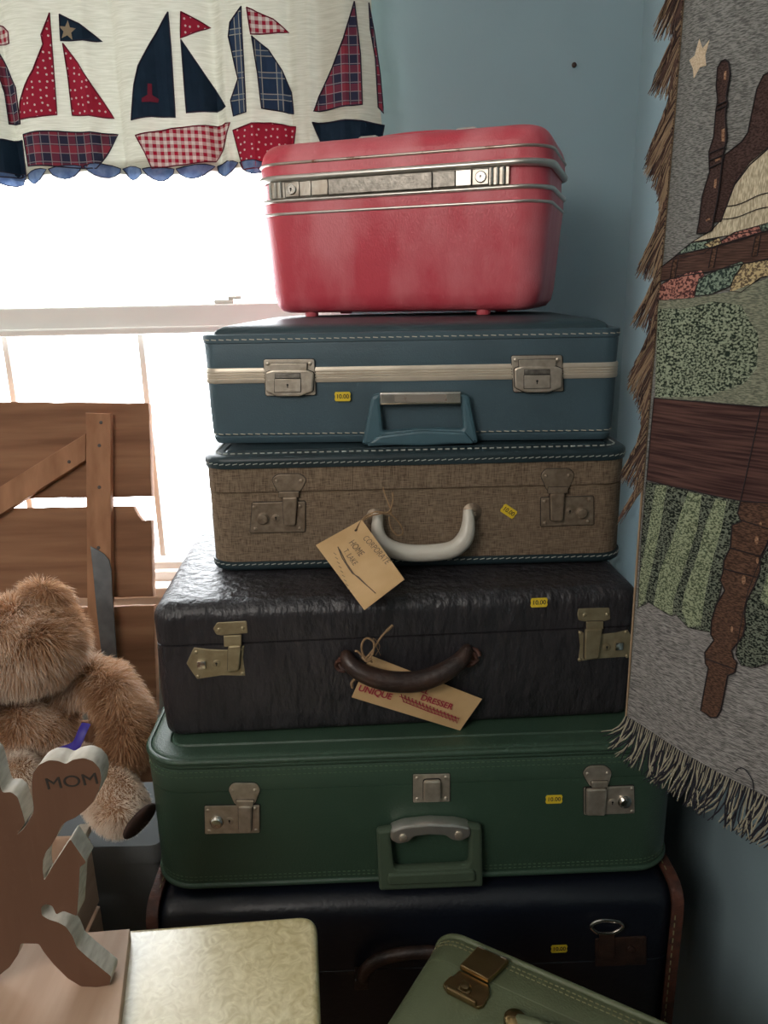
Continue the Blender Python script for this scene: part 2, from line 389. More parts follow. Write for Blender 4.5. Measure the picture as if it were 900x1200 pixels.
def roundpoly(P, r, n=4):
    """round the corners of a polygon"""
    out = []; N_ = len(P)
    for i in range(N_):
        p = Vector(P[i]); a = Vector(P[i-1]); b = Vector(P[(i+1) % N_])
        da = (a-p); db = (b-p); la, lb = da.length, db.length
        k = min(r, la*.45, lb*.45)
        p0 = p+da*(k/la); p2 = p+db*(k/lb)
        for j in range(n+1):
            t = j/n; q = p0*(1-t)**2+p*2*t*(1-t)+p2*t*t; out.append((q.x, q.y))
    return out
def circ(x, z, r, n=18): return [(x+r*cos(2*pi*k/n), z+r*sin(2*pi*k/n)) for k in range(n)]
def text_mesh(s, size, y0, x=0, z=0, ang=0, ext=.0002, sx=1.0, sz=1.0, shear=0.0, bold=0.0):
    cu = bpy.data.curves.new('t', 'FONT'); cu.body = s; cu.size = size; cu.extrude = ext; cu.align_x = 'CENTER'; cu.align_y = 'CENTER'; cu.offset = bold; cu.shear = shear
    o = bpy.data.objects.new('t', cu); me = bpy.data.meshes.new_from_object(o)
    bpy.data.objects.remove(o); bpy.data.curves.remove(cu); me.materials.clear()
    me.transform(Matrix.Translation((x, y0, z)) @ Matrix.Rotation(-ang, 4, 'Y') @ Matrix.Diagonal((sx, 1, sz, 1)) @ Matrix.Rotation(R(90), 4, 'X'))
    return me
def stitches(bm, w, d, r, off, z, pitch=.009, length=.0055, th=.0009, slant=0.0, front_only=False, out=.0006, tilt=0):
    P = rrect(w+2*off, d+2*off, r+off, 10); n = len(P); seglen = []
    for i in range(n): a = P[i]; b = P[(i+1) % n]; seglen.append(hypot(b[0]-a[0], b[1]-a[1]))
    tot = sum(seglen); cnt = int(tot/pitch); i = 0; acc = 0
    for k in range(cnt):
        s = k*tot/cnt
        while acc+seglen[i] < s: acc += seglen[i]; i += 1
        a = P[i]; b = P[(i+1) % n]; t = (s-acc)/max(seglen[i], 1e-9)
        x = a[0]+(b[0]-a[0])*t; y = a[1]+(b[1]-a[1])*t
        dx, dy = (b[0]-a[0])/seglen[i] if seglen[i] else 1, (b[1]-a[1])/seglen[i] if seglen[i] else 0
        if front_only and y > 0: continue
        nx, ny = dy, -dx; h = length/2
        v = []
        for so, zz in ((-h, -th/2-slant), (h, -th/2+slant), (h, th/2+slant), (-h, th/2-slant)):
            v.append(bm.verts.new((x+dx*so+nx*out, y+dy*so+ny*out, z+zz)))
        v2 = [bm.verts.new((q.co.x-nx*.0015, q.co.y-ny*.0015, q.co.z)) for q in v]
        bm.faces.new(v)
        for q in range(4): bm.faces.new((v[q], v[(q+1) % 4], v2[(q+1) % 4], v2[q]))

class Case:
    """local frame: x along the front, y back, front face at y=-d/2, z up from its base"""
    def __init__(s, name, label, bl, br, z, d, inset_px=0):
        A = onz(*bl, z); B = onz(*br, z); s.w = (B-A).length; s.d = d; s.yaw = atan2(B.y-A.y, B.x-A.x)
        n = Vector((-sin(s.yaw), cos(s.yaw), 0)); s.n = n; s.A = A
        c = (A+B)/2+n*d/2; s.c = c; s.z = z
        s.root = thing(name, label, 'suitcase', (c.x, c.y, z), s.yaw)
    def uv(s, px, py, out=0.0):
        p = onpl(px, py, s.A-s.n*out, s.n); q = Matrix.Rotation(-s.yaw, 3, 'Z') @ (p-Vector((s.c.x, s.c.y, s.z)))
        return (q.x, q.z)
    def poly(s, pts, sc=1.0, ox=0, oy=0): return [s.uv(ox+x/sc, oy+y/sc) for x, y in pts]
    def world(s, x, y, z): return Matrix.Rotation(s.yaw, 3, 'Z') @ Vector((x, y, z))+Vector((s.c.x, s.c.y, s.z))

def sticker(case, px, py, ang=0, scale=1.0, out=0.0):
    x, z = case.uv(px, py); h = .0064*scale; w_ = .0112*scale
    P = [(-w_, -h*.55), (-w_*.86, -h), (w_*.86, -h), (w_, -h*.55), (w_*.92, 0), (w_, h*.55), (w_*.86, h), (-w_*.86, h), (-w_, h*.55), (-w_*.92, 0)]
    ca, sa = cos(ang), sin(ang)
    P = [(x+a*ca-b*sa, z+a*sa+b*ca) for a, b in P]
    y = -case.d/2-out
    st = plate('price_sticker', [P], y, .0004, MT['yellow'], case.root, .0001)
    st['label'] = 'yellow price sticker reading 10.00'
    link('price_text', text_mesh('10.00', .0085*scale, y-.0006, x, z, ang, .0001, .95, 1.0, bold=.0001), MT['ink'], st)
def rivet(bm, x, z, y, r=.0022, h=.0014):
    lathe(bm, [(r, 0), (r, h*.4), (r*.8, h*.8), (r*.35, h)], (x, y, z), seg=12)
def add_rivets(pts, y, m, parent, r=.0027):
    bm = bmesh.new(); rivet(bm, 0, 0, 0, r); first = fin('rivet', bm, m, parent, True)
    for i, (x, z) in enumerate(pts):
        o = first if i == 0 else first.copy()
        if i: COL.objects.link(o); o.parent = parent
        o.location = (x, y, z)
def stitch_row(case_root, m, w, d, r, off, z, **k):
    bm = bmesh.new(); stitches(bm, w, d, r, off, z, **k); return fin('stitching', bm, m, case_root)
def keyhole(x, z, y, s, parent):
    P = circ(x, z+s*.25, s*.42, 12)
    P = [(x+s*.16, z-s*.9)]+[(a, b) for a, b in [(x+s*.42*cos(R(t)), z+s*.25+s*.42*sin(R(t))) for t in range(-60, 241, 20)]]+[(x-s*.16, z-s*.9)]
    plate('keyhole', [P], y, .0003, MT['black'], parent, .0001)

# ================================================================== ROOM SHELL
YB = 1.575; XR = .487; XL = -1.7; YF = -2.3; ZC = 2.45
def struct(name, bm, m):
    return fin(name, bm, m, None, False, 'structure')
bm = bmesh.new(); box(bm, XL-.1, XR+.1, YF-.1, YB+.1, -.06, 0); struct('floor', bm, MT['floor'])
bm = bmesh.new(); box(bm, XL-.1, XR+.1, YF-.1, YB+.1, ZC, ZC+.06); struct('ceiling', bm, MT['ceil'])
WX0, WX1 = -1.42, ony(408, 300, YB).x
WZ0, WZ1 = ony(200, 684, YB).z, 2.06
bm = bmesh.new()
box(bm, XL-.1, WX0, YB, YB+.12, 0, ZC); box(bm, WX1, XR+.1, YB, YB+.12, 0, ZC)
box(bm, WX0, WX1, YB, YB+.12, 0, WZ0); box(bm, WX0, WX1, YB, YB+.12, WZ1, ZC)
struct('wall_back', bm, MT['wall'])
bm = bmesh.new(); box(bm, XR, XR+.1, YF, YB, 0, ZC); struct('wall_right', bm, MT['wall'])
bm = bmesh.new(); box(bm, XL-.1, XL, YF, YB, 0, ZC); struct('wall_left', bm, MT['wall2'])
bm = bmesh.new(); box(bm, XL-.1, XR+.1, YF-.1, YF, 0, ZC); struct('wall_front', bm, MT['wall2'])
bm = bmesh.new(); box(bm, XR-.015, XR, YF, YB, 0, .1); struct('baseboard_right', bm, MT['white'])

# window
win = bpy.data.objects.new('window_1', None); COL.objects.link(win); win['kind'] = 'structure'; win.location = ((WX0+WX1)/2, YB+.05, WZ0)
def wpart(name, boxes, m, bev=.003):
    bm = bmesh.new()
    for b in boxes:
        x0, x1, y0, y1, z0, z1 = b
        box(bm, x0-win.location.x, x1-win.location.x, y0-win.location.y, y1-win.location.y, z0-WZ0, z1-WZ0)
    if bev: bevel(bm, bev, 2)
    return fin(name, bm, m, win)
fr = .04
wpart('window_frame', [(WX0, WX0+fr, YB+.01, YB+.10, WZ0, WZ1), (WX1-fr, WX1, YB+.01, YB+.10, WZ0, WZ1), (WX0, WX1, YB+.01, YB+.10, WZ1-fr, WZ1), (WX0, WX1, YB+.01, YB+.10, WZ0, WZ0+.025)], MT['white'])
zr1 = ony(160, 358, YB+.03).z; zr0 = ony(160, 389, YB+.03).z
wpart('meeting_rail', [(WX0+fr, WX1-fr, YB+.025, YB+.055, zr0, zr1), (WX0+fr, WX1-fr, YB+.015, YB+.03, zr0-.004, zr0+.010)], MT['white'])
wpart('upper_sash', [(WX0+fr, WX0+fr+.03, YB+.06, YB+.085, zr1, WZ1-fr), (WX1-fr-.03, WX1-fr, YB+.06, YB+.085, zr1, WZ1-fr), (WX0+fr, WX1-fr, YB+.06, YB+.085, WZ1-fr-.03, WZ1-fr)], MT['white'])
lo = [(WX0+fr, WX0+fr+.03, YB+.03, YB+.055, WZ0+.02, zr0), (WX1-fr-.03, WX1-fr, YB+.03, YB+.055, WZ0+.02, zr0), (WX0+fr, WX1-fr, YB+.03, YB+.055, WZ0+.02, WZ0+.04)]
wpart('lower_sash', lo, MT['white'])
gx = [ony(10, 420, YB+.045).x, ony(168, 420, YB+.045).x]; gx.append(gx[0]-(gx[1]-gx[0]))
for x in gx: wpart('muntin', [(x-.0065, x+.0065, YB+.038, YB+.050, WZ0+.05, zr0)], MT['white'], .002)
for z0, z1, y in ((zr1, WZ1-fr, YB+.072), (WZ0+.05, zr0, YB+.044)):
    wpart('window_pane', [(WX0+fr, WX1-fr, y, y+.003, z0, z1)], MT['glass'], 0)
sl = wpart('sash_lock', [(ony(262, 350, YB+.03).x-.02, ony(262, 350, YB+.03).x+.02, YB+.028, YB+.05, zr1, zr1+.008), (ony(270, 345, YB+.03).x-.006, ony(270, 345, YB+.03).x+.022, YB+.03, YB+.04, zr1+.008, zr1+.015)], MT['trim'], .002)
wpart('window_sill', [(WX0-.03, WX1+.03, YB-.035, YB+.03, WZ0-.02, WZ0+.004), (WX0-.02, WX1+.02, YB-.012, YB+.0, WZ0-.07, WZ0-.02)], MT['white'])

# small nail in the blue wall
p = ony(672, 77, YB)
bm = bmesh.new(); lathe(bm, [(.0012, -.02), (.0012, .004), (.0045, .004), (.0045, .006), (.002, .007)], (0, 0, 0), seg=12)
o = fin('nail', bm, MT['oldleather'], None, True); o.location = (p.x, YB, p.z); tag(o, 'small dark nail head in the bare blue wall above the pink case', 'nail')

# ================================================================== LOW BENCH under the stack
ZK = .64; ZB = .36
bm = bmesh.new(); box(bm, -.335, .395, .82, 1.42, ZB-.03, ZB)
bench = thing('low_bench', 'low brown wooden bench beneath the black suitcase', 'bench', (.03, 1.12, 0))
for v in bm.verts: v.co.x -= .03; v.co.y -= 1.12
bevel(bm, .004); fin('bench_top', bm, MT['plank'], bench)
for x in (-.32, .32):
    for y in (-.26, .26):
        bm = bmesh.new(); box(bm, x-.03, x+.03, y-.03, y+.03, 0, ZB-.03); bevel(bm, .004); fin('leg', bm, MT['batten'], bench)

# ================================================================== SUITCASES
# ---- black one at the bottom
blk = Case('black_suitcase', 'black suitcase with rust-brown leather end bindings, lowest of the stack', (172, 1063), (800, 1040), ZK, .50)
blk.root.location.z = ZB; H = ZK-ZB-.006; blk.z = ZB
W, D = blk.w, blk.d
sm = H*.60
bm = bmesh.new(); loft(bm, W, D, .03, quarter(-.02, 0, 0, .02, bulge='in')+[(0, sm-.001), (-.0015, sm)], cap1=False); fin('base', bm, MT['blackcase'], blk.root, True)
bm = bmesh.new(); loft(bm, W, D, .03, [(-.0015, sm), (0, sm+.001)]+quarter(0, H-.03, -.03, H), cap0=False); fin('lid', bm, MT['blackcase'], blk.root, True)
for sx in (-1, 1):   # leather bindings over both ends
    bm = bmesh.new()
    prof = [(-D/2, 0.004), (-D/2, H-.03)] + [(-D/2+.03-.03*cos(R(a)), H-.03+.03*sin(R(a))) for a in (22, 45, 67, 90)] + [(D/2-.03, H), (D/2, H-.03), (D/2, .004)]
    prof = [(a, b) for a, b in prof]
    for (y0, z0), (y1, z1) in zip(prof, prof[1:]):
        pass
    e = .0025
    ctr = []
    for x in (sx*(W/2-.012), sx*(W/2+.003)):
        ring = []
        for (yy, zz) in prof:
            ny = -1 if yy < 0 else 1
            k = .004
            ring.append((x, yy+ny*k*(1 if zz < H-.001 else 0), zz+(k if zz > H-.028 else 0)))
        ctr.append([bm.verts.new(q) for q in ring])
    ctr.append([bm.verts.new((sx*(W/2+.003), v.co.y*.90, v.co.z-(.02 if v.co.z > H-.05 else 0))) for v in ctr[1]])
    inner = [bm.verts.new((v.co.x, v.co.y*.985, v.co.z-(.006 if v.co.z > H-.05 else 0))) for v in ctr[0]]
    rings = [inner]+ctr
    for a, b in zip(rings, rings[1:]):
        for i in range(len(a)-1): bm.faces.new((a[i], a[i+1], b[i+1], b[i]))
    b_ = fin('leather_binding', bm, MT['rustleather'], blk.root, True); b_['label'] = 'cracked rust-brown leather binding'
    bm = bmesh.new()
    for k in range(18):
        z = .02+k*.0125
        if z < H-.03: box(bm, sx*(W/2-.008)-.0006, sx*(W/2-.008)+.0006, -D/2-.0050, -D/2-.0038, z, z+.007)
    fin('stitching', bm, MT['palestitch'], b_); bm = bmesh.new()
    for k in range(12):
        y = -D/2+.035+k*.0125; box(bm, sx*(W/2-.008)-.0006, sx*(W/2-.008)+.0006, y, y+.007, H+.0035, H+.0048)
    fin('stitching', bm, MT['palestitch'], b_)
FY = -D/2
# latch right
lt = plate('latch', [roundpoly(blk.poly([(697, 1099), (757, 1096), (757, 1129), (697, 1131)]), .003)], FY, .0025, MT['oldleather'], blk.root)
lt['label'] = 'dark tarnished latch with a chrome loop'
bm = bmesh.new(); c = [blk.uv(*q) for q in ((698, 1088), (691, 1082), (694, 1077), (703, 1074), (714, 1074), (724, 1076), (728, 1081), (720, 1087), (709, 1089), (698, 1088))]
tube(bm, [(q.x, FY-.007, q.y) for q in smooth_path([Vector((a, b, 0)) for a, b in c])], .0022, 8)
fin('latch_loop', bm, MT['chrome'], lt, True)
plate('hasp', [roundpoly(blk.poly([(701, 1090), (719, 1089), (719, 1120), (701, 1121)]), .002)], FY-.0025, .003, MT['oldleather'], lt)
x, z = blk.uv(738, 1110); bm = bmesh.new(); lathe(bm, [(.005, 0), (.005, .003), (.003, .004)], (x, FY-.0025, z)); fin('lock_button', bm, MT['oldleather'], lt, True)
# latch at left, mostly behind the pearl-topped table
lt = plate('latch', [roundpoly(blk.poly([(232, 1113), (292, 1111), (292, 1143), (232, 1146)]), .003)], FY, .0025, MT['oldleather'], blk.root)
plate('hasp', [roundpoly(blk.poly([(272, 1104), (289, 1103), (289, 1136), (272, 1137)]), .002)], FY-.0025, .003, MT['oldleather'], lt)
# handle
bm = bmesh.new(); c = smooth_path([Vector((*blk.uv(*q), 0)) for q in ((424, 1140), (428, 1124), (445, 1111), (475, 1104), (505, 1103), (530, 1107), (546, 1120), (550, 1136))])
tube(bm, [(q.x, FY-.018, q.y) for q in c], [.005]*3+[.0085]*(len(c)-6)+[.005]*3, 12); hd = fin('handle', bm, MT['oldleather'], blk.root, True)
for q in ((424, 1138), (550, 1134)):
    x, z = blk.uv(*q); bm = bmesh.new(); box(bm, x-.010, x+.010, FY-.022, FY, z-.009, z+.009); bevel(bm, .002); fin('handle_mount', bm, MT['oldleather'], hd)
sticker(blk, 655, 1111, out=.001)

# ---- green
grn = Case('green_suitcase', 'large green suitcase with moulded green handle, between the black and the brown one', (181, 1047), (791, 1022), ZK, .46)
W, D = grn.w, grn.d; FY = -D/2
H = (grn.uv(180, 893)[1]+grn.uv(790, 868)[1])/2; GH = H; RR = .055
sm = grn.uv(485, 919)[1]
bm = bmesh.new(); loft(bm, W, D, RR, quarter(-.014, 0, 0, .012, bulge='in')+[(0, sm-.0015), (-.003, sm)], cap1=False, n=12); fin('base', bm, MT['green'], grn.root, True)
bm = bmesh.new(); loft(bm, W, D, RR, [(-.003, sm), (.0006, sm+.001), (.0006, H-.020), (-.001, H-.016), (.001, H-.012)]+quarter(.001, H-.012, -.012, H)+[(-.028, H+.0005), (-.03, H-.0012), (-.032, H+.001)], cap0=False, n=12); fin('lid', bm, MT['green'], grn.root, True)
for nm, zz in (('top_piping', H-.0055), ('bottom_piping', .009)):
    bm = bmesh.new(); loft(bm, W, D, RR, bead(-.001, zz, .0042), closed=True, n=12); fin(nm, bm, MT['green'], grn.root, True)
for zz in (H-.019, H-.026, .018, .023): stitch_row(grn.root, MT['greenstitch'], W, D, RR, .0006 if zz > .1 else 0, zz, pitch=.0065, length=.0036, th=.0007)
def lock_set(case, up, hinge, hasp, low, knob, key, m, rivets, fy, rup=.006, rlow=.002, knobr=.008, round_knob=True, hinge_m=None):
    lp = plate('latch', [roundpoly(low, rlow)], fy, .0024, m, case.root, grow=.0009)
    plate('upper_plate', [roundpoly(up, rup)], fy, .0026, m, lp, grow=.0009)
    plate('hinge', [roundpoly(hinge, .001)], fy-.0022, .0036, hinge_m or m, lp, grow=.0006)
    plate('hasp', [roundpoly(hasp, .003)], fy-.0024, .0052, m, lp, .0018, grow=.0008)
    add_rivets(rivets, fy-.002, m, lp)
    x, z = knob
    bm = bmesh.new()
    if round_knob:
        lathe(bm, [(knobr*1.12, 0), (knobr*1.12, .0012), (knobr*.98, .0014), (knobr, .004), (knobr*.8, .0058), (knobr*.3, .0064)], (x, fy-.002, z), seg=24)
    else:
        box(bm, x-knobr, x+knobr, fy-.006, fy-.002, z-knobr, z+knobr); bevel(bm, .0012)
    fin('lock_button', bm, MT['chrome'] if m is not MT['dull'] else m, lp, True)
    x, z = key
    bm = bmesh.new(); lathe(bm, [(.0052, 0), (.0052, .0012), (.0042, .0016)], (x, fy-.002, z), seg=18); fin('key_ring', bm, m, lp, True)
    keyhole(x, z, fy-.0036, .0032, lp)
    return lp
o_ = (4.5, 220, 890)
G = lambda pts: grn.poly(pts, *o_)
lock_set(grn, G([(214, 150), (238, 120), (362, 120), (384, 152), (352, 236), (250, 236)]), G([(258, 205), (350, 205), (346, 238), (260, 238)]), G([(270, 232), (342, 232), (338, 368), (272, 366)]),
         G([(90, 242), (380, 236), (380, 382), (92, 388)]), G([(155, 322)])[0], G([(222, 317)])[0], MT['nickel'], G([(240, 160), (355, 156), (108, 264), (115, 372), (355, 254), (360, 368)]), FY)
o_ = (2.5, 420, 880)
lock_set(grn, G([(655, 62), (672, 42), (722, 40), (742, 58), (730, 102), (678, 103)]), G([(680, 84), (728, 83), (727, 100), (681, 101)]), G([(664, 104), (724, 102), (718, 180), (664, 180)]),
         G([(660, 106), (806, 100), (808, 180), (660, 185)]), G([(778, 145)])[0], G([(742, 147)])[0], MT['nickel'], G([(670, 64), (728, 62), (668, 112), (800, 108), (668, 178), (800, 174)]), FY)
# centre catch
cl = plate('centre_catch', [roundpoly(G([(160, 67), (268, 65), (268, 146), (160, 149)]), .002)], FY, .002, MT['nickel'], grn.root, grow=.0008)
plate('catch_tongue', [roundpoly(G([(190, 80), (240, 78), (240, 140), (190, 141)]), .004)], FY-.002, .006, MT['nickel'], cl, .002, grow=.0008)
add_rivets(G([(172, 77), (256, 75), (172, 138), (256, 136)]), FY-.002, MT['nickel'], cl, .0026)
# handle
outer = roundpoly(G([(52, 212), (90, 205), (322, 195), (356, 200), (360, 372), (60, 384)]), .004)
hole = roundpoly(G([(92, 214), (322, 203), (318, 312), (104, 322)]), .008)
hd = plate('handle', [outer, hole], FY-.004, .013, MT['greenhandle'], grn.root, .004)
plate('grip_bar', [roundpoly(G([(84, 330), (336, 318), (338, 352), (84, 362)]), .006)], FY-.014, .007, MT['greenhandle'], hd, .003)
arch = G([(92, 206), (130, 192), (205, 184), (280, 187), (322, 196), (322, 222), (295, 236), (268, 232), (250, 219), (205, 217), (160, 222), (145, 238), (115, 244), (92, 232)])
gb = plate('metal_clip', [roundpoly(arch, .004)], FY-.001, .019, MT['trim'], hd, .003); gb['label'] = 'shiny chrome clip holding the handle'
for x, z in G([(128, 224), (288, 216)]):
    bm = bmesh.new(); lathe(bm, [(.0052, 0), (.0052, .002), (.003, .003)], (x, FY-.0195, z), seg=16); fin('handle_screw', bm, MT['nickel'], hd, True)
sticker(grn, 649, 936, out=.001)
ZG = ZK+GH+.0015

# ---- dark brown
brn = Case('brown_suitcase', 'dark brown crinkled leather suitcase with a worn curved handle and brass locks', (193, 866), (741, 839), ZG, .46)
W, D = brn.w, brn.d; FY = -D/2
H = (brn.uv(185, 706)[1]+brn.uv(748, 692)[1])/2; BH = H; RR = .022
sm = brn.uv(450, 746)[1]
bm = bmesh.new(); loft(bm, W, D, RR, quarter(-.012, 0, 0, .014, bulge='in')+[(.003, sm*.5), (.001, sm-.0015), (-.003, sm)], cap1=False); fin('base', bm, MT['brown'], brn.root, True)
bm = bmesh.new(); loft(bm, W, D, RR, [(-.003, sm), (.001, sm+.001), (.0015, H-.03)]+quarter(.0015, H-.022, -.020, H, 6)+[(-.06, H+.001)], cap0=False); fin('lid', bm, MT['brown'], brn.root, True)
o_ = (3.75, 180, 690); G = lambda pts: brn.poly(pts, *o_)
lock_set(brn, G([(262, 172), (280, 145), (410, 138), (415, 192), (300, 202), (276, 198)]), G([(310, 200), (388, 196), (388, 244), (312, 247)]), G([(330, 242), (388, 238), (378, 350), (328, 358)]),
         G([(145, 325), (178, 255), (250, 263), (320, 266), (400, 246), (394, 300), (406, 380), (300, 378), (192, 395)]), G([(213, 328)])[0], G([(278, 325)])[0], MT['brass'], G([(288, 176), (392, 170), (188, 276), (196, 382), (388, 262), (392, 368)]), FY, rup=.002, rlow=.001, knobr=.0055, round_knob=False)
o_ = (5.294, 590, 680); G = lambda pts: brn.poly(pts, *o_)
lock_set(brn, G([(455, 205), (462, 172), (655, 166), (660, 238), (620, 250), (500, 252), (462, 244)]), G([(508, 250), (612, 246), (612, 292), (508, 296)]), G([(498, 292), (605, 288), (582, 470), (494, 482)]),
         G([(462, 306), (500, 325), (600, 330), (690, 322), (768, 304), (815, 380), (775, 470), (600, 482), (458, 500), (472, 400)]), G([(710, 400)])[0], G([(636, 410)])[0], MT['brass'], G([(500, 212), (640, 208), (474, 322), (470, 488), (758, 318), (764, 466)]), FY, rup=.002, rlow=.001, knobr=.0055, round_knob=False)
hp = smooth_path([Vector((*brn.uv(*q, .03), 0)) for q in ((405, 776), (414, 786), (435, 795), (462, 800), (492, 799), (520, 790), (540, 779), (551, 769))], 6)
n = len(hp); ys = [FY-.006-.022*sin(pi*min(1, i/(n-1)))**.6 for i in range(n)]
bm = bmesh.new(); tube(bm, [(q.x, y, q.y) for q, y in zip(hp, ys)], [.0065+.007*sin(pi*i/(n-1))**.5 for i in range(n)], 14); hd = fin('handle', bm, MT['oldleather'], brn.root, True)
for q in ((404, 776), (551, 770)):
    x, z = brn.uv(*q, .008)
    bm = bmesh.new()
    for k in range(3):
        a = k*1.1; c = [Vector((x+.006*(k-1)*.7+.007*cos(t), FY-.010-.003*sin(t*1.3+a), z+.003*(k-1)+.008*sin(t))) for t in np.linspace(0, 5.6, 12)]
        tube(bm, c, .0028, 7)
    o = fin('handle_loop', bm, MT['rustleather'], hd, True); o['label'] = 'frayed rust-brown leather loop'
sticker(brn, 631, 705, out=.003)
ZBn = ZG+BH+.0012

# ---- tan tweed
tanc = Case('tan_suitcase', 'tan tweed suitcase with dark teal stitched edges and a cream handle', (249, 671), (729, 659), ZBn, .42)
W, D = tanc.w, tanc.d; FY = -D/2
H = (tanc.uv(240, 538)[1]+tanc.uv(734, 525)[1])/2; TH = H; RR = .034
sm = tanc.uv(485, 573)[1]; zt = tanc.uv(485, 541)[1]-.002; zb = tanc.uv(485, 664)[1]
zt = H-.010; zb = .010
bm = bmesh.new(); loft(bm, W, D, RR, [(0, .006), (0, sm-.0015), (-.003, sm)], cap1=False, n=10); fin('base', bm, MT['tweed'], tanc.root, True)
bm = bmesh.new(); loft(bm, W, D, RR, [(-.003, sm), (.0006, sm+.0012), (.0006, H-.004)], cap0=False, n=10); fin('lid', bm, MT['tweed'], tanc.root, True)
bm = bmesh.new(); loft(bm, W, D, RR, [(.0005, H-.015), (.0028, H-.015), (.0034, H-.006)]+quarter(.0034, H-.005, -.006, H+.002)+[(-.022, H+.003), (-.024, H+.001), (-.027, H+.0042), (-.06, H+.0046)], cap0=False, n=10); fin('top_edge_leather', bm, MT['tealleather'], tanc.root, True)
bm = bmesh.new(); loft(bm, W, D, RR, quarter(-.008, 0, .003, .008, bulge='in')+[(.0028, .015), (.0005, .015)], cap1=False, n=10); fin('bottom_edge_leather', bm, MT['tealleather'], tanc.root, True)
for off, zz in ((.0032, H-.0085), (.0029, .0115)): stitch_row(tanc.root, MT['tanstitch'], W, D, RR, off, zz, pitch=.009, length=.0062, th=.0010, slant=.0007)
stitch_row(tanc.root, MT['tanstitch'], W, D, RR, -.012, H+.0028, pitch=.010, length=.006, th=.0016)
o_ = (3.6, 230, 530); G = lambda pts: tanc.poly(pts, *o_)
lock_set(tanc, G([(318, 112), (345, 92), (440, 90), (466, 112), (440, 166), (345, 168)]), G([(350, 164), (434, 162), (434, 186), (350, 188)]), G([(365, 186), (428, 184), (420, 304), (372, 304)]),
         G([(238, 212), (460, 206), (460, 334), (228, 340)]), G([(282, 277)])[0], G([(337, 275)])[0], MT['dull'], G([(340, 120), (444, 118), (244, 230), (250, 322), (438, 226), (438, 318)]), FY, knobr=.0078)
o_ = (3.4615, 480, 530); G = lambda pts: tanc.poly(pts, *o_)
lock_set(tanc, G([(530, 92), (552, 66), (650, 66), (668, 90), (640, 158), (560, 158)]), G([(560, 140), (640, 138), (638, 162), (560, 164)]), G([(566, 164), (626, 162), (618, 276), (568, 274)]),
         G([(532, 184), (745, 178), (746, 292), (532, 300)]), G([(696, 243)])[0], G([(648, 238)])[0], MT['dull'], G([(552, 95), (645, 92), (548, 197), (728, 190), (547, 286), (722, 278)]), FY, knobr=.0078)
hp = smooth_path([Vector((*tanc.uv(*q, .025), 0)) for q in ((443, 605), (443, 627), (452, 641), (472, 648), (500, 649), (530, 645), (545, 633), (550, 617), (550, 601))], 6)
n = len(hp); bm = bmesh.new()
tube(bm, [(q.x, FY-.010-.012*sin(pi*i/(n-1)), q.y) for i, q in enumerate(hp)], [.0062+.0055*min(1, sin(pi*i/(n-1))*1.4) for i in range(n)], 14, flat=1.0)
hd = fin('handle', bm, MT['white_plastic'], tanc.root, True); hd['label'] = 'cream plastic handle'
for q, s in (((440, 606), -1), ((553, 600), 1)):
    x, z = tanc.uv(*q); bm = bmesh.new(); lathe(bm, [(.013, 0), (.013, .001), (.010, .003), (.004, .008), (.004, .012)], (x, FY, z), seg=18); fin('handle_mount', bm, MT['dull'], hd, True)
sticker(tanc, 596, 599, R(-35), out=.001)
ZT = ZBn+TH+.0055

# ---- blue
blu = Case('blue_suitcase', 'slate blue suitcase with a pale metal band and white stitching, under the pink case', (250, 521), (716, 516), ZT, .42)
W, D = blu.w, blu.d; FY = -D/2
H = (blu.uv(243, 392)[1]+blu.uv(724, 385)[1])/2; UH = H; RR = .020
b0 = blu.uv(485, 446)[1]; b1 = blu.uv(485, 428)[1]; b0, b1 = (b0, b1)
bm = bmesh.new(); loft(bm, W+.006, D, RR, [(-.012, .0), (-.004, .001), (-.001, .006), (-.0005, .010), (-.002, .012), (0, .014), (.0015, b0*.6), (.002, b0)], cap1=False); fin('base', bm, MT['blue'], blu.root, True)
bm = bmesh.new(); loft(bm, W+.006, D, RR, [(.002, b1), (.003, H-.014), (.0025, H-.012), (.0042, H-.011), (.0045, H-.001), (.003, H), (-.012, H)], cap0=False); fin('lid', bm, MT['blue'], blu.root, True)
bm = bmesh.new(); loft(bm, W+.006, D, RR, [(-.010, H-.001)]+quarter(-.0105, H-.001, -.04, H+.012)+[(-.08, H+.015), (-.12, H+.016)], cap0=False); o=fin('top_pad', bm, MT['bluepad'], blu.root, True); o['label']='dark padded top'
bm = bmesh.new(); hb = (b1-b0)
loft(bm, W+.006, D, RR, [(.000, b0), (.0035, b0), (.0045, b0+hb*.10), (.0045, b0+hb*.28), (.0036, b0+hb*.33), (.0045, b0+hb*.38), (.0045, b0+hb*.46), (.0034, b0+hb*.5), (.0045, b0+hb*.54), (.0045, b0+hb*.62), (.0036, b0+hb*.67), (.0045, b0+hb*.72), (.0045, b0+hb*.90), (.0035, b1), (0, b1)], closed=True); o=fin('metal_band', bm, MT['ribbon'], blu.root, True)
for off, zz in ((.0043, H-.0065), (0, .0145)): stitch_row(blu.root, MT['stitch'], W+.006, D, RR, off, zz, pitch=.0105, length=.0068, th=.0011, slant=-.0003)
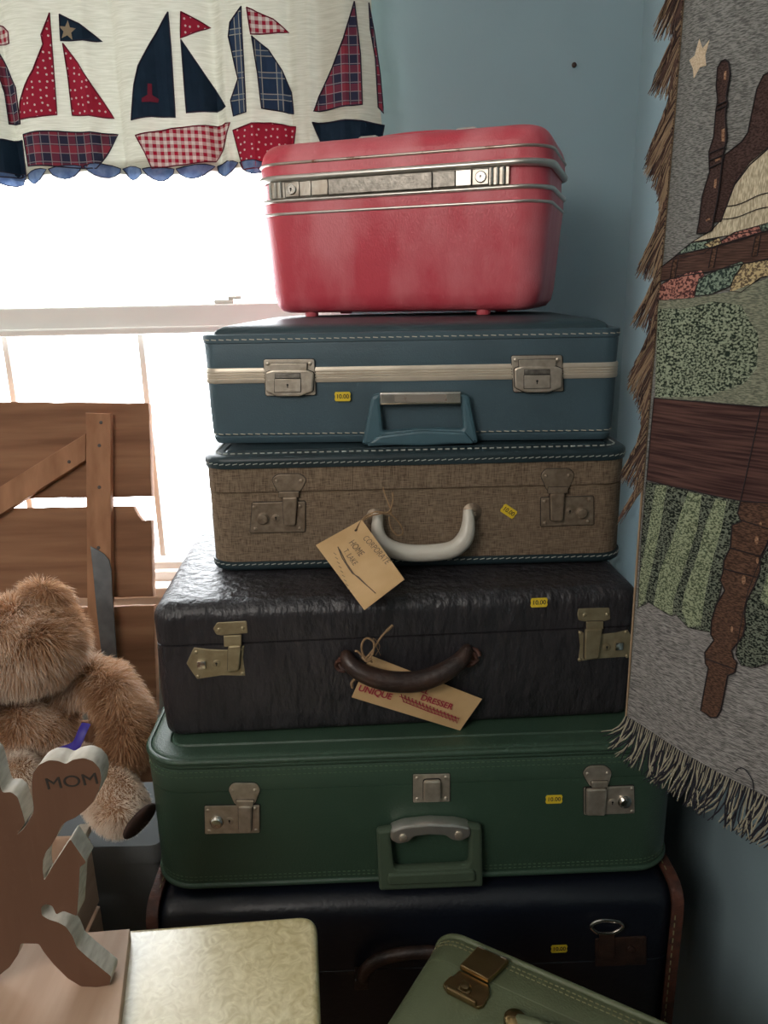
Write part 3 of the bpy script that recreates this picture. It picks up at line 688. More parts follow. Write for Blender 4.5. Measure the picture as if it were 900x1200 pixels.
def blue_latch(o_):
    G = lambda pts: blu.poly(pts, *o_)
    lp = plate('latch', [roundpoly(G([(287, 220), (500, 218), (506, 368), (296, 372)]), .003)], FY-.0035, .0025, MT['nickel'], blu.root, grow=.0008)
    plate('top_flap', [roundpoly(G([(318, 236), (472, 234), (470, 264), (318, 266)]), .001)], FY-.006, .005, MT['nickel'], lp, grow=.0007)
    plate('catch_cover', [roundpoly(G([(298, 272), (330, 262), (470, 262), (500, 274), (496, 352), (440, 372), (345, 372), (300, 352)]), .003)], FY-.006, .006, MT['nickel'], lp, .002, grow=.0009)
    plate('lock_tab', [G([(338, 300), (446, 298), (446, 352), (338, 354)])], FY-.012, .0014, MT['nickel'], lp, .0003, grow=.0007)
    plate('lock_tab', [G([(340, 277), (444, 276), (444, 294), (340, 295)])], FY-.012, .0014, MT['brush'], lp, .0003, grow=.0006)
    x, z = G([(392, 326)])[0]; keyhole(x, z, FY-.0133, .0036, lp)
    add_rivets(G([(305, 237), (482, 236)]), FY-.006, MT['nickel'], lp, .003)
blue_latch((3.6, 230, 360)); blue_latch((3.6, 519, 355.5))
o_ = (3.6, 0, 0)
outer = roundpoly(blu.poly([(436, 462), (450, 458), (536, 458), (549, 461), (560, 517), (494, 520), (425, 519)]), .005)
hole = roundpoly(blu.poly([(446, 464), (539, 464), (542, 500), (495, 499), (450, 503)]), .004)
hd = plate('handle', [outer, hole], FY-.005, .014, MT['bluehandle'], blu.root, .005)
plate('grip_bar', [roundpoly(blu.poly([(446, 507), (495, 501), (544, 503), (555, 516), (494, 519), (430, 518)]), .003)], FY-.016, .008, MT['bluehandle'], hd, .0035)
mc = plate('metal_clip', [roundpoly(blu.poly([(446, 458), (540, 457), (540, 471), (446, 472)]), .002)], FY-.002, .019, MT['chrome'], hd, .002); mc['label'] = 'bright metal clip'
plate('clip_window', [roundpoly(blu.poly([(463, 460.5), (523, 460), (523, 468.5), (463, 469)]), .0015)], FY-.021, .0006, MT['rust'], hd, .0002)
sticker(blu, 402, 464, out=.0062)
ZU = ZT+UH

# ---- pink train case
zt0 = ZU+.0165
yaw = R(-18.5); td = .245
Cr = ony(638, 372, 1.125); fd = Vector((cos(yaw), sin(yaw), 0)); dl = ray(304, 372)
# left sharp corner: where the front line meets the sight line at x=304
tt = (Cr.x*dl.y-Cr.y*dl.x)/(fd.x*dl.y-fd.y*dl.x); tw = abs(tt)
frontmid = Vector((Cr.x, Cr.y, 0))-fd*(tt/2)
print('train width', tw, 'front', frontmid, 'blue', blu.c, blu.w, degrees(blu.yaw), 'ZU', ZU, [ (q.c.y-q.d/2, q.w) for q in (blk, grn, brn, tanc, blu)], GH, BH, TH, UH)
n_ = Vector((-sin(yaw), cos(yaw), 0)); c = frontmid+n_*td/2
trn = thing('train_case', 'pink-red hard train case with a long chrome latch strip, topmost of the stack', 'train case', (c.x, c.y, zt0), yaw)
class L_: pass
tc_ = L_(); tc_.root = trn; tc_.c = c; tc_.z = zt0; tc_.yaw = yaw
def tuv(px, py, out=0):
    p = onpl(px, py, frontmid-n_*out, n_); q = Matrix.Rotation(-yaw, 3, 'Z') @ (p-Vector((c.x, c.y, zt0))); return (q.x, q.z)
zl = [tuv(597, y)[1] for y in (236, 219, 192, 171, 146)]
print('train z', zl, 'x', tuv(313, 225), tuv(597, 205), tuv(318, 330))
zb3, zb2, zrm, zb1, ztp = zl
RT = .05; fo = .006
bm = bmesh.new()
loft(bm, tw, td, RT, [(-.034, fo), (-.022, fo+.003), (-.014, fo+.012), (-.010, fo+.03), (-.003, zb3-.03), (0, zb3), (0, zb2), (-.004, zb2+.002), (-.004, zrm-.003)], cap1=True, n=14)
fin('body', bm, MT['red'], trn, True)
bm = bmesh.new()
loft(bm, tw, td, RT, [(0, zrm-.002), (.001, zrm+.004), (.0, zb1)]+[(-.001, zb1+.008)]+quarter(-.001, ztp-.024, -.028, ztp+.004, 8)+[(-.06, ztp+.010), (-.09, ztp+.012)], cap0=True, n=14)
fin('lid', bm, MT['red'], trn, True)
for zz, r_, h_, mm in ((zb3, .0022, .0022, 'trim'), (zb2, .0042, .0032, 'trim'), (zrm+.002, .0060, .0050, 'trim'), (zb1, .0024, .0022, 'rust')):
    bm = bmesh.new(); loft(bm, tw, td, RT, bead(0.0, zz, r_, h_), closed=True, n=14); fin('metal_trim', bm, MT[mm], trn, True)
fy = -td/2
zc = (zb2+.0032+zrm-.003)/2; hh = (zrm-.003-zb2-.0032)/2
def strip(name, x0, x1, t, m, parent, y=fy, k=1.0, bev=.0008):
    P = [[(x0, zc-hh*k), (x1, zc-hh*k), (x1, zc+hh*k), (x0, zc+hh*k)]]
    o = plate(name, P, y+.004, t+.004, m, parent, bev)
    if k < 1: plate('panel_gap_shade', [[(x0-.0009, zc-hh*k-.0006), (x1+.0009, zc-hh*k-.0006), (x1+.0009, zc+hh*k+.0006), (x0-.0009, zc+hh*k+.0006)]], y-.0025, .0008, MT['gap_shade'], o, .0001)
    return o
X = lambda px: tuv(px, 215)[0]
ls = strip('latch_strip', X(316), X(597), .003, MT['strip'], trn)
strip('release_panel', X(386), X(507), .0055, MT['brush'], ls, k=.92)
for a, b, m_, t_ in ((366, 385, 'strip', .005), (352, 365, 'strip', .0045), (508, 534, 'brush', .005), (535, 553, 'trim', .0058), (335, 351, 'strip', .004), (554, 573, 'strip', .004)):
    strip('latch_button', X(a), X(b), t_, MT[m_], ls, k=.88)
for px in (342.5, 564):
    x = X(px); bm = bmesh.new(); lathe(bm, [(.0078, 0), (.0078, .0018), (.0066, .0024), (.0062, .0016), (.0045, .0016), (.004, .0028)], (x, fy-.004, zc), seg=24); fin('lock_ring', bm, MT['chrome'], ls, True)
    keyhole(x, zc, fy-.0072, .0034, ls)
for a in (577, 584, 591, 318, 324, 330):
    x = X(a); bm = bmesh.new(); tube(bm, [(x, fy-.0035, zc-hh*.95), (x, fy-.0035, zc+hh*.95)], .0026, 8); fin('ribbed_end', bm, MT['chrome'], ls, True)
# feet
for x in (-.15, .13):
    for y in (-.085, .07):
        bm = bmesh.new(); lathe(bm, [(.010, 0), (.011, .003), (.010, fo+.004)], (x, y, 0), axis='z', seg=16); fin('foot', bm, MT['red'], trn, True)
# carrying handle folded on the lid
zt_ = ztp+.012
bm = bmesh.new(); tube(bm, smooth_path([(-.085, 0.02, zt_-.002), (-.07, 0.02, zt_+.008), (-.03, .02, zt_+.012), (.03, .02, zt_+.012), (.07, .02, zt_+.008), (.085, .02, zt_-.002)]), .007, 10, flat=.6); hd = fin('handle', bm, MT['red'], trn, True)
for x in (-.08, .08):
    bm = bmesh.new(); box(bm, x-.017, x+.017, .006, .034, zt_-.004, zt_+.015); bevel(bm, .005); fin('handle_cap', bm, MT['trim'], hd)

# ================================================================== PAPER TAGS
def tag_strokes(name, strokes, plane, r, m, parent):
    bm = bmesh.new()
    for s in strokes: tube(bm, [plane(*q) for q in s], r, 4)
    return fin(name, bm, m, parent)
# manila tag on the tan case
def quadmesh(P, thick, nrm, bend=0.0, nx=14, ny=8):
    bm = bmesh.new(); g = []
    for j in range(ny+1):
        row = []
        for i in range(nx+1):
            s, t = i/nx, j/ny; q = (P[0]*(1-s)+P[1]*s)*(1-t)+(P[3]*(1-s)+P[2]*s)*t
            q = q+nrm*(bend*sin(pi*t)*1.0); row.append(q)
        g.append(row)
    top = [[bm.verts.new(q+nrm*thick/2) for q in r] for r in g]; bot = [[bm.verts.new(q-nrm*thick/2) for q in r] for r in g]
    for j in range(ny):
        for i in range(nx):
            bm.faces.new((top[j][i], top[j][i+1], top[j+1][i+1], top[j+1][i])); bm.faces.new((bot[j][i], bot[j+1][i], bot[j+1][i+1], bot[j][i+1]))
    def side(a, b):
        for k in range(len(a)-1): bm.faces.new((a[k], a[k+1], b[k+1], b[k]))
    side(top[0], bot[0]); side(top[-1][::-1], bot[-1][::-1]); side([r[-1] for r in top], [r[-1] for r in bot]); side([r[0] for r in top][::-1], [r[0] for r in bot][::-1])
    return bm
nt_ = -tanc.n
yt = .016
def tp(px, py, out=.016): return onpl(px, py, tanc.A-tanc.n*out, tanc.n)
# lower end of the tag swings forward, over the brown case
P = [tp(424, 609, .022), None, onz(427, 715, ZBn+.006), tp(370, 639, .026)]
P[1] = onpl(474, 679, P[0], (P[2]-P[0]).cross(P[3]-P[0]).normalized())
nrm = (P[1]-P[0]).cross(P[3]-P[0]).normalized(); nrm = nrm if nrm.y < 0 else -nrm
base = P[2].copy()
t1 = thing('paper_tag', 'manila paper tag with pencil writing tied to the tan suitcase handle', 'tag', base)
def loc(o):
    o.data.transform(Matrix.Translation(-base)); return o
card = loc(fin('card', quadmesh(P, .0006, nrm), MT['kraft'], t1))
def c1(px, py, e=.0010):
    return onpl(px, py, P[0]+nrm*e, nrm)
def text_on(body, size, px, py, px2, py2, plane, nrm_, m, parent, name, base_, sx=1.0, bold=0.0):
    a = plane(px, py); b = plane(px2, py2); xx = (b-a).normalized(); zz = nrm_; yy = zz.cross(xx).normalized()
    cu = bpy.data.curves.new('t', 'FONT'); cu.body = body; cu.size = size; cu.align_x = 'LEFT'; cu.align_y = 'CENTER'; cu.offset = bold; cu.shear = .1
    o = bpy.data.objects.new('t', cu); me = bpy.data.meshes.new_from_object(o); bpy.data.objects.remove(o); bpy.data.curves.remove(cu); me.materials.clear()
    mt = Matrix((xx*sx, yy, zz)).transposed().to_4x4(); me.transform(Matrix.Translation(a-base_) @ mt)
    return link(name, me, m, parent)
for s_, a, b, sz in (('CORPORATE', (427, 629), (466, 672), .0115), ('HOME', (411, 634), (435, 664), .0125), ('T. LAKE', (404, 644), (430, 680), .0105)):
    text_on(s_, sz, *a, *b, c1, nrm, MT['pencil'], t1, 'pencil_writing', base, bold=-.0001)
st = [[(396, 641), (401, 654), (410, 668), (424, 681), (440, 695)], [(398, 644), (406, 660), (415, 673), (430, 686)], [(408, 665), (413, 672), (420, 676), (428, 684)]]
loc(tag_strokes('crossed_out_line', st, c1, .0007, MT['pencil'], t1))
st = [[(391+2*k, 648+5.2*k), (393+2*k+1, 650+5.2*k)] for k in range(9)]; loc(tag_strokes('pencil_marks', st, c1, .0004, MT['pencil'], t1))
bm = bmesh.new(); h0 = c1(417, 621, .0015)
sp_ = [h0, tp(424, 612, .02), tp(433, 605, .028), tp(446, 602, .030), tp(458, 601, .028), tp(455, 590, .026), tp(450, 576, .020), tp(449, 571, .014)]
tube(bm, smooth_path(sp_), .0011, 6)
tube(bm, smooth_path([h0, tp(426, 607, .02), tp(440, 600, .03), tp(455, 600, .031), tp(460, 588, .028), tp(460, 577, .02)]), .0011, 6)
tube(bm, smooth_path([tp(455, 600, .03), tp(462, 606, .030), tp(470, 616, .026), tp(472, 625, .022), tp(465, 627, .022), tp(458, 618, .024), tp(456, 606, .028)]), .0011, 6)
loc(fin('string', bm, MT['twine'], t1, True))
bm = bmesh.new(); xx = (P[1]-P[0]).normalized(); yy = nrm.cross(xx)
q = h0-nrm*.0003; ring = [bm.verts.new(q+xx*.0022*cos(a)+yy*.0022*sin(a)) for a in np.linspace(0, 2*pi, 12, endpoint=False)]
bm.faces.new(ring); loc(fin('punched_hole', bm, MT['ink'], t1))
# manila tag on the brown case
def bp_(px, py, out=.012): return onpl(px, py, brn.A-brn.n*out, brn.n)
P = [bp_(434, 768, .008), bp_(565, 819, .014), bp_(539, 856, .014), bp_(412, 817, .012)]
nrm = (P[1]-P[0]).cross(P[3]-P[0]).normalized(); nrm = nrm if nrm.y < 0 else -nrm
base = P[2].copy()
t2 = thing('paper_tag', 'manila paper tag with red marker writing tucked behind the brown suitcase handle', 'tag', base)
loc(fin('card', quadmesh(P, .0006, nrm), MT['kraft'], t2))
c2 = lambda px, py: onpl(px, py, P[0]+nrm*.0014, nrm)
for s_, a, b, sz in (('UNIQUE', (420, 806), (455, 816), .0120), ('ALL', (488, 806), (512, 815), .0105), ('DRESSER', (493, 817), (545, 834), .0115)):
    text_on(s_, sz, *a, *b, c2, nrm, MT['redink'], t2, 'red_writing', base, bold=.0002)
st = []
for k in range(16):
    x = 470+k*4.2; y = 817+k*1.75
    st.append([(x, y-3.5), (x+2.5, y+4.5), (x+5, y-2)])
st.append([(468, 816), (500, 829), (537, 842)]); st.append([(472, 822), (505, 835), (535, 845)])
loc(tag_strokes('crossed_out_word', st, c2, .00055, MT['redink'], t2))
bm = bmesh.new()
tube(bm, smooth_path([bp_(436, 776, .030), bp_(426, 768, .034), bp_(424, 755, .036), bp_(430, 748, .036), bp_(438, 753, .036), bp_(437, 765, .036), bp_(430, 773, .034), bp_(420, 764, .034), bp_(416, 763, .033)]), .0014, 6)
tube(bm, smooth_path([bp_(428, 772, .034), bp_(437, 762, .032), bp_(447, 746, .024), bp_(460, 733, .012)]), [.0014]*15+[.0020]*4, 6)
tube(bm, smooth_path([bp_(424, 770, .034), bp_(430, 775, .036), bp_(436, 772, .034)]), .0016, 6)
tube(bm, smooth_path([bp_(440, 768, .02), bp_(445, 757, .02), bp_(437, 748, .016), bp_(446, 768, .014)]), .0004, 5)
loc(fin('string', bm, MT['twine'], t2, True)); bm = bmesh.new()
tube(bm, smooth_path([bp_(418, 794, .010), bp_(412, 800, .012), bp_(413, 806, .012)]), .0018, 6)
loc(fin('string_end', bm, MT['twine'], t2, True))
#PART2
# ================================================================== CURTAIN
YC = YB-.07
def cdt(polys, step, bounds=None):
    """triangulate one outline with interior grid points; returns verts(2d), faces"""
    P = [Vector(p) for p in polys]
    Q = []
    for i in range(len(P)):
        a, b = P[i], P[(i+1) % len(P)]; k = max(1, int((b-a).length/step))
        for j in range(k): Q.append(a.lerp(b, j/k))
    n = len(Q); xs = [q.x for q in Q]; ys = [q.y for q in Q]
    pts = list(Q)
    def inside(x, y):
        c = False; j = n-1
        for i in range(n):
            if (Q[i].y > y) != (Q[j].y > y) and x < (Q[j].x-Q[i].x)*(y-Q[i].y)/(Q[j].y-Q[i].y)+Q[i].x: c = not c
            j = i
        return c
    x = min(xs)+step*.5
    while x < max(xs):
        y = min(ys)+step*.5
        while y < max(ys):
            if inside(x, y): pts.append(Vector((x, y)))
            y += step
        x += step
    r = delaunay_2d_cdt(pts, [(i, (i+1) % n) for i in range(n)], [list(range(n))], 1, 1e-6)
    return r[0], r[2], Q
def cfold(x, z):
    t = (1.95-z)/.4; a = .35+.65*min(1, max(0, t))
    f = .015*sin(x*36+.6*sin(x*9))+.007*sin(x*67+1.3)+.005*sin(x*17+z*3)
    for c_, w_, d_ in ((-.655, .010, .020), (-.505, .012, -.014), (-.455, .008, .012), (-.285, .012, .020), (-.265, .008, -.012), (-.150, .010, .018), (-.115, .008, -.012), (-.04, .010, .010), (-.36, .012, -.008), (-.215, .010, -.008)):
        f += d_*math.exp(-((x-c_-.02*(z-1.75))/w_)**2)
    return YC+a*f
def patch(bm, P, off, step, surf, mi=0):
    vs, fs, Q = cdt(P, step)
    V = [bm.verts.new((v.x, surf(v.x, v.y)-off, v.y)) for v in vs]
    for f in fs:
        try: bm.faces.new([V[i] for i in f]).material_index = mi
        except ValueError: pass
    return Q
def cpx(px, py): p = ony(px, py, YC); return (p.x, p.z)
cur = thing('valance_curtain', 'cream cotton window valance with appliqued sailboats hanging over the window', 'curtain', (0, 0, 0))
XRt, XRb = cpx(435, 0)[0], cpx(453, 158)[0]
zh = cpx(150, 203)[1]; ztop = 1.985; xl = -1.38
bm = bmesh.new(); nx, nz = 340, 30; g = []
for j in range(nz+1):
    row = []
    for i in range(nx+1):
        t = j/nz; z0 = zh+.006*sin(-.5+i/nx*34)*(1-t); z = z0+(ztop-z0)*t
        k = max(0, min(1, (z-1.60)/.25)); xr = XRb+(XRt-XRb)*k
        x = xl+(xr-xl)*i/nx; row.append(bm.verts.new((x, cfold(x, z), z)))
    g.append(row)
for j in range(nz):
    for i in range(nx): bm.faces.new((g[j][i], g[j][i+1], g[j+1][i+1], g[j+1][i]))
fin('cotton_panel', bm, MT['curtain'], cur, True)
# white lining just under the hem
bm = bmesh.new(); g = []
for j in range(4):
    g.append([bm.verts.new((x, cfold(x, zh)+.003, zh+.02-.009*j-.003*sin(x*60)*(j/3))) for x in np.linspace(xl, XRb, 300)])
for j in range(3):
    for i in range(299): bm.faces.new((g[j][i], g[j][i+1], g[j+1][i+1], g[j+1][i]))
fin('lining_hem', bm, MT['lace'], cur, True)
k = 0; x = -.93
while x < XRb-.03:
    wsc = .058+.012*sin(k*2.1)
    P = [(x+.002, zh+.008)]+[(x+wsc*t, zh+.009+.003*sin(pi*t)) for t in (.25, .5, .75)]+[(x+wsc-.002, zh+.008)]+[(x+wsc*(1-t)+.004*sin(k), zh+.008-.019*sin(pi*t)**.8) for t in (.1, .25, .4, .55, .7, .85)]
    P = [(a, b+.006*sin(-.5+(a-xl)/(XRb-xl)*34)) for a, b in P]
    bm = bmesh.new(); Q = patch(bm, P, .002, .006, cfold); sc = fin('hem_scallop', bm, MT['denim'], cur, True)
    bm = bmesh.new(); tube(bm, [(q.x, cfold(q.x, q.y)-.003, q.y) for q in Q]+[(Q[0].x, cfold(Q[0].x, Q[0].y)-.003, Q[0].y)], .0008, 4); fin('stitched_edge', bm, MT['navythread'], sc)
    x += wsc*.98; k += 1
CA = lambda P: [cpx(x/3.6, y/3.6) for x, y in P]
CB = lambda P: [cpx(240+x/3.75, y/3.75) for x, y in P]
boats = [
 ('sailboat', 'cut-off plaid sailboat with a dark green-navy hull', [
  ('sail', CA([(-70, 120), (0, 262), (58, 365), (76, 518), (12, 512), (-5, 380)]), 'tartan', 1), ('flag', CA([(-60, 80), (0, 103), (28, 130), (30, 178), (-50, 175)]), 'gingham', 0),
  ('hull', CA([(-100, 592), (0, 582), (84, 588), (98, 738), (0, 745), (-80, 740)]), 'navy', 1)]),
 ('sailboat', 'sailboat with red dotted sails and a plaid hull', [
  ('sail', CA([(210, 55), (178, 150), (186, 190), (150, 300), (112, 365), (80, 430), (73, 500), (160, 500), (243, 485), (230, 320)]), 'dots', 0),
  ('flag', CA([(250, 60), (255, 172), (428, 172), (340, 105)]), 'navy', 1), ('sail', CA([(264, 182), (285, 320), (303, 485), (475, 495), (400, 380), (330, 268)]), 'dots', 0),
  ('hull', CA([(92, 565), (250, 555), (490, 562), (450, 640), (410, 712), (260, 705), (115, 700)]), 'tartan', 1)]),
 ('sailboat', 'sailboat with navy sails and a red gingham hull', [
  ('sail', CA([(712, 55), (640, 190), (595, 290), (578, 370), (565, 515), (650, 500), (745, 500), (725, 200)]), 'navy', 1),
  ('flag', CA([(763, 50), (880, 103), (762, 163)]), 'dots', 0), ('sail', CA([(764, 168), (788, 478), (880, 462), (950, 448), (900, 370), (830, 265)]), 'navy', 1),
  ('hull', CA([(585, 580), (730, 548), (860, 525), (970, 516), (943, 594), (900, 673), (780, 698), (655, 718), (625, 650)]), 'gingham', 0)]),
 ('sailboat', 'sailboat with navy plaid sails and a red dotted hull', [
  ('sail', CB([(163, 35), (110, 100), (103, 160), (135, 300), (148, 350), (112, 440), (125, 510), (186, 498), (176, 300), (165, 120)]), 'navyplaid', 1),
  ('flag', CB([(188, 42), (206, 160), (368, 138), (300, 85)]), 'gingham', 0), ('sail', CB([(210, 168), (235, 330), (252, 480), (388, 495), (378, 400), (340, 310), (280, 220)]), 'navyplaid', 1),
  ('hull', CB([(122, 572), (210, 550), (290, 542), (398, 552), (385, 640), (300, 700), (245, 745), (172, 748), (140, 640)]), 'dots', 0)]),
 ('sailboat', 'sailboat with red and navy plaid sails and a navy hull', [
  ('sail', CB([(658, 15), (610, 180), (560, 300), (500, 420), (478, 487), (600, 475), (693, 468), (685, 250)]), 'tartan', 1),
  ('sail', CB([(721, 15), (727, 130), (750, 260), (762, 470), (786, 496), (772, 330), (745, 140)]), 'tartan', 1),
  ('hull', CB([(472, 537), (640, 535), (790, 548), (775, 620), (740, 670), (540, 690), (505, 615)]), 'navy', 1)])]
for nm, lab, parts in boats:
    xs = parts[0][1][0]
    e = bpy.data.objects.new(nm, None); COL.objects.link(e); e.parent = cur; e['label'] = lab
    for pn, P, m_, dk in parts:
        bm = bmesh.new(); Q = patch(bm, P, .0016, .009, cfold)
        edge = [(q.x, cfold(q.x, q.y)-.0026, q.y) for q in Q]; edge.append(edge[0])
        tube(bm, edge, .0011, 4, mi=1)
        fin(pn, bm, [MT[m_], MT['navythread'] if dk else MT['redthread']], e)
# star on the navy flag, little anchor shape on the navy sail
sx_, sz_ = cpx(285/3.6, 130/3.6)
st = [(sx_+(.016 if i % 2 == 0 else .007)*cos(R(80+36*i)), sz_+(.016 if i % 2 == 0 else .007)*sin(R(80+36*i))) for i in range(10)]
bm = bmesh.new(); patch(bm, st, .003, .01, cfold); fin('star_patch', bm, MT['starfab'], cur)
for P in ([(634, 362), (650, 362), (652, 410), (678, 425), (675, 440), (645, 438), (612, 442), (612, 425), (634, 410)],):
    bm = bmesh.new(); patch(bm, CA(P), .003, .01, cfold); fin('anchor_patch', bm, MT['redthread'], cur)
bm = bmesh.new(); tube(bm, [(xl-.05, YC+.036, ztop-.012), (XRt+.03, YC+.036, ztop-.012)], .009, 12)
rod = fin('curtain_rod', bm, MT['trim'], None, True); tag(rod, 'thin metal curtain rod above the window carrying the sailboat valance', 'curtain rod')
for x in (xl-.03, XRt+.015):
    bm = bmesh.new(); box(bm, x-.008, x+.008, YC+.02, YB, ztop-.022, ztop-.002); bevel(bm, .002); fin('rod_bracket', bm, MT['trim'], rod)

# ================================================================== TAPESTRY
Y1 = .745
T0 = ony(731, 841, Y1); dv = ray(-250, 345); tdir = Vector((-dv.x, -dv.y, 0)).normalized()
TX, TY = ony(766, 430, Y1).x, Y1
tang = atan2(tdir.y, tdir.x); tn = Vector((sin(tang), -cos(tang), 0))
tap = thing('woven_tapestry', 'woven throw picturing a wooden bed, hanging with fringed edges beside the suitcases at right', 'tapestry', (TX, TY, 0), tang)
def tpl(px, py):
    p = onpl(px, py, (TX, TY, 0), tn); q = Matrix.Rotation(-tang, 3, 'Z') @ (p-Vector((TX, TY, 0))); return (q.x, q.z)
def tfold(x, z): return .0035*sin(x*30+z*2.2)+.002*sin(z*9+x*12)
def TT(P, ox=0, oy=0, s=1.0): return [tpl(ox+x/s, oy+y/s) for x, y in P]
T1 = lambda P: TT(P, 740, 0, 4.6); T2 = lambda P: TT(P, 740, 240, 4.6); T3 = lambda P: TT(P, 720, 480, 4.617); T4 = lambda P: TT(P, 690, 730, 4.286)
MW = {
 'grey': weave('grey_twill', (.095, .098, .092), (.26, .26, .245), 260, 1500, ang=R(30)),
 'greyb': weave('grey_twill_lower', (.10, .098, .095), (.33, .315, .30), 160, 1500, ang=R(-8)),
 'brown': weave('brown_weave', (.042, .024, .020), (.11, .062, .048), 60, 1300),
 'brown2': weave('dark_brown_weave', (.036, .022, .020), (.082, .050, .044), 500, 900, ang=R(30)),
 'board': weave('board_weave', (.040, .020, .020), (.10, .052, .043), 16, 420),
 'leg': weave('leg_weave', (.045, .026, .020), (.13, .072, .048), 300, 900),
 'hi': weave('highlight_weave', (.16, .08, .045), (.36, .22, .14), 500, 900),
 'line': mat('dark_outline_yarn', (.018, .012, .014), .95),
 'cream': weave('cream_weave', (.34, .29, .20), (.62, .55, .40), 900, 200),
 'star': weave('star_weave', (.48, .38, .26), (.62, .50, .36), 700, 700),
 'pink': weave('pink_weave', (.07, .03, .03), (.42, .19, .15), 450, 500, hard=.06),
 'tan': weave('ochre_weave', (.12, .09, .06), (.50, .40, .22), 450, 500, hard=.06),
 'teal': weave('sage_weave', (.025, .04, .035), (.20, .26, .20), 450, 500, hard=.06),
 'speck': weave('speckled_green_weave', (.020, .030, .022), (.27, .31, .22), 420, 560, hard=.04),
 'sage': weave('plain_sage_weave', (.11, .12, .09), (.25, .26, .19), 260, 1100),
 'lite': weave('light_sage_stripe', (.07, .09, .055), (.30, .34, .22), 500, 700, hard=.03),
 'dark': weave('dark_green_weave', (.010, .014, .012), (.15, .17, .13), 420, 700, hard=.06),
}
keys = list(MW); mats = [MW[k] for k in keys]; KI = {k: i for i, k in enumerate(keys)}
bm = bmesh.new()
layer = [0]
surf = lambda x, z: tfold(x, z)
def reg(key, P, step=.012, lift=None, outline=0.0):
    layer[0] += 1; off = .0003+.00007*layer[0] if lift is None else lift
    Q = patch(bm, P, off, step, surf, KI[key])
    if outline:
        e = [(q.x, surf(q.x, q.y)-off-.0002, q.y) for q in Q]; e.append(e[0]); tube(bm, e, outline, 4, KI['line'], caps=False)
L0 = tpl(731, 841); Ltop = tpl(801, 0); Rb = tpl(900, 935); ZT2 = 2.02; wfull = .30
xr_ = L0[0]+wfull; zr_ = L0[1]+(Rb[1]-L0[1])*(wfull/(Rb[0]-L0[0]))
xt_ = Ltop[0]+(Ltop[0]-L0[0])/(Ltop[1]-L0[1])*(ZT2-Ltop[1])
cloth = [L0, (xr_, zr_), (xr_, ZT2), (xt_, ZT2), Ltop]
reg('grey', cloth, .014, 0.0)
reg('greyb', TT([(748, 705), (760, 700), (905, 770), (930, 780), (930, 951), (731, 842)]))
reg('star', T1([(372, 210), (390, 262), (430, 215), (405, 300), (410, 355), (375, 365), (340, 425), (335, 370), (315, 325), (345, 300)]))
reg('brown2', T1([(512, 835), (600, 765), (632, 715), (655, 600), (680, 480), (715, 405), (738, 393), (900, 390), (900, 700), (738, 800), (640, 890), (560, 1000), (520, 1110), (490, 1195), (440, 1200), (470, 1000)]), outline=.0006)
reg('cream', TT([(905, 168), (879, 191), (862, 215), (853, 241), (848, 256), (836, 270), (812, 284), (900, 268), (930, 262), (930, 168)]), outline=.0004)
for a, b in (((853, 242), (905, 226)), ((848, 257), (905, 243))):
    q = [tpl(a[0]+(b[0]-a[0])*t, a[1]+(b[1]-a[1])*t+2*sin(t*6)) for t in np.linspace(0, 1, 10)]
    tube(bm, [(x, surf(x, z)-.0016, z) for x, z in q], .0004, 4, KI['line'])
reg('teal', T2([(240, 275), (330, 205), (470, 185), (440, 230), (400, 262), (290, 285)]), outline=.0004)
reg('tan', T2([(400, 215), (480, 178), (500, 205), (440, 235)]), outline=.0003)
reg('pink', T2([(490, 195), (560, 150), (690, 112), (700, 150), (600, 190), (500, 220)]), outline=.0004)
reg('teal', T2([(690, 112), (770, 85), (780, 150), (705, 150)]), outline=.0004)
reg('brown', T2([(150, 345), (250, 272), (450, 228), (738, 138), (850, 105), (850, 265), (738, 295), (600, 320), (450, 358), (280, 385), (160, 412)]), outline=.0006)
for a in (240, 455, 680):
    dz = -(a-240)*.28
    reg('leg', T2([(a-8, 275+dz+20), (a+20, 268+dz+15), (a, 398+dz), (a-28, 402+dz)]), outline=.0005)
reg('pink', T2([(150, 440), (205, 405), (310, 365), (390, 352), (405, 380), (360, 440), (350, 500), (205, 515), (150, 512)]), outline=.0003)
reg('teal', T2([(375, 400), (480, 350), (600, 305), (620, 320), (570, 380), (540, 440), (430, 485), (355, 490)]), outline=.0003)
reg('tan', T2([(560, 390), (610, 318), (738, 290), (850, 262), (850, 360), (700, 390), (600, 470), (540, 465)]), outline=.0003)
reg('sage', T2([(148, 515), (350, 500), (540, 470), (738, 395), (850, 380), (850, 1075), (700, 1085), (400, 1055), (133, 1040)]))
reg('speck', T2([(150, 560), (300, 560), (450, 520), (600, 540), (640, 620), (690, 700), (680, 880), (620, 960), (430, 1030), (137, 1035)]), .009)
reg('board', TT([(768.5, 466), (820, 470), (892, 476.5), (930, 479), (930, 600), (871, 586), (820, 575), (759.5, 562)]), outline=.0005)
q = [tpl(893-22*t, 476+110*t) for t in np.linspace(0, 1, 8)]; tube(bm, [(x, surf(x, z)-.0018, z) for x, z in q], .0006, 4, KI['line'])
reg('dark', T3([(180, 388), (400, 420), (700, 492), (690, 640), (610, 900), (545, 1195), (420, 1170), (350, 1100), (320, 1110), (190, 1040), (128, 1075), (150, 720)]), outline=.0003)
reg('lite', T3([(235, 405), (300, 405), (265, 620), (225, 800), (185, 960), (165, 1040), (130, 1070), (140, 900), (190, 660)]))
reg('lite', T3([(420, 440), (495, 455), (470, 640), (400, 850), (340, 1020), (330, 1105), (220, 1060), (255, 880), (330, 700), (390, 520)]))
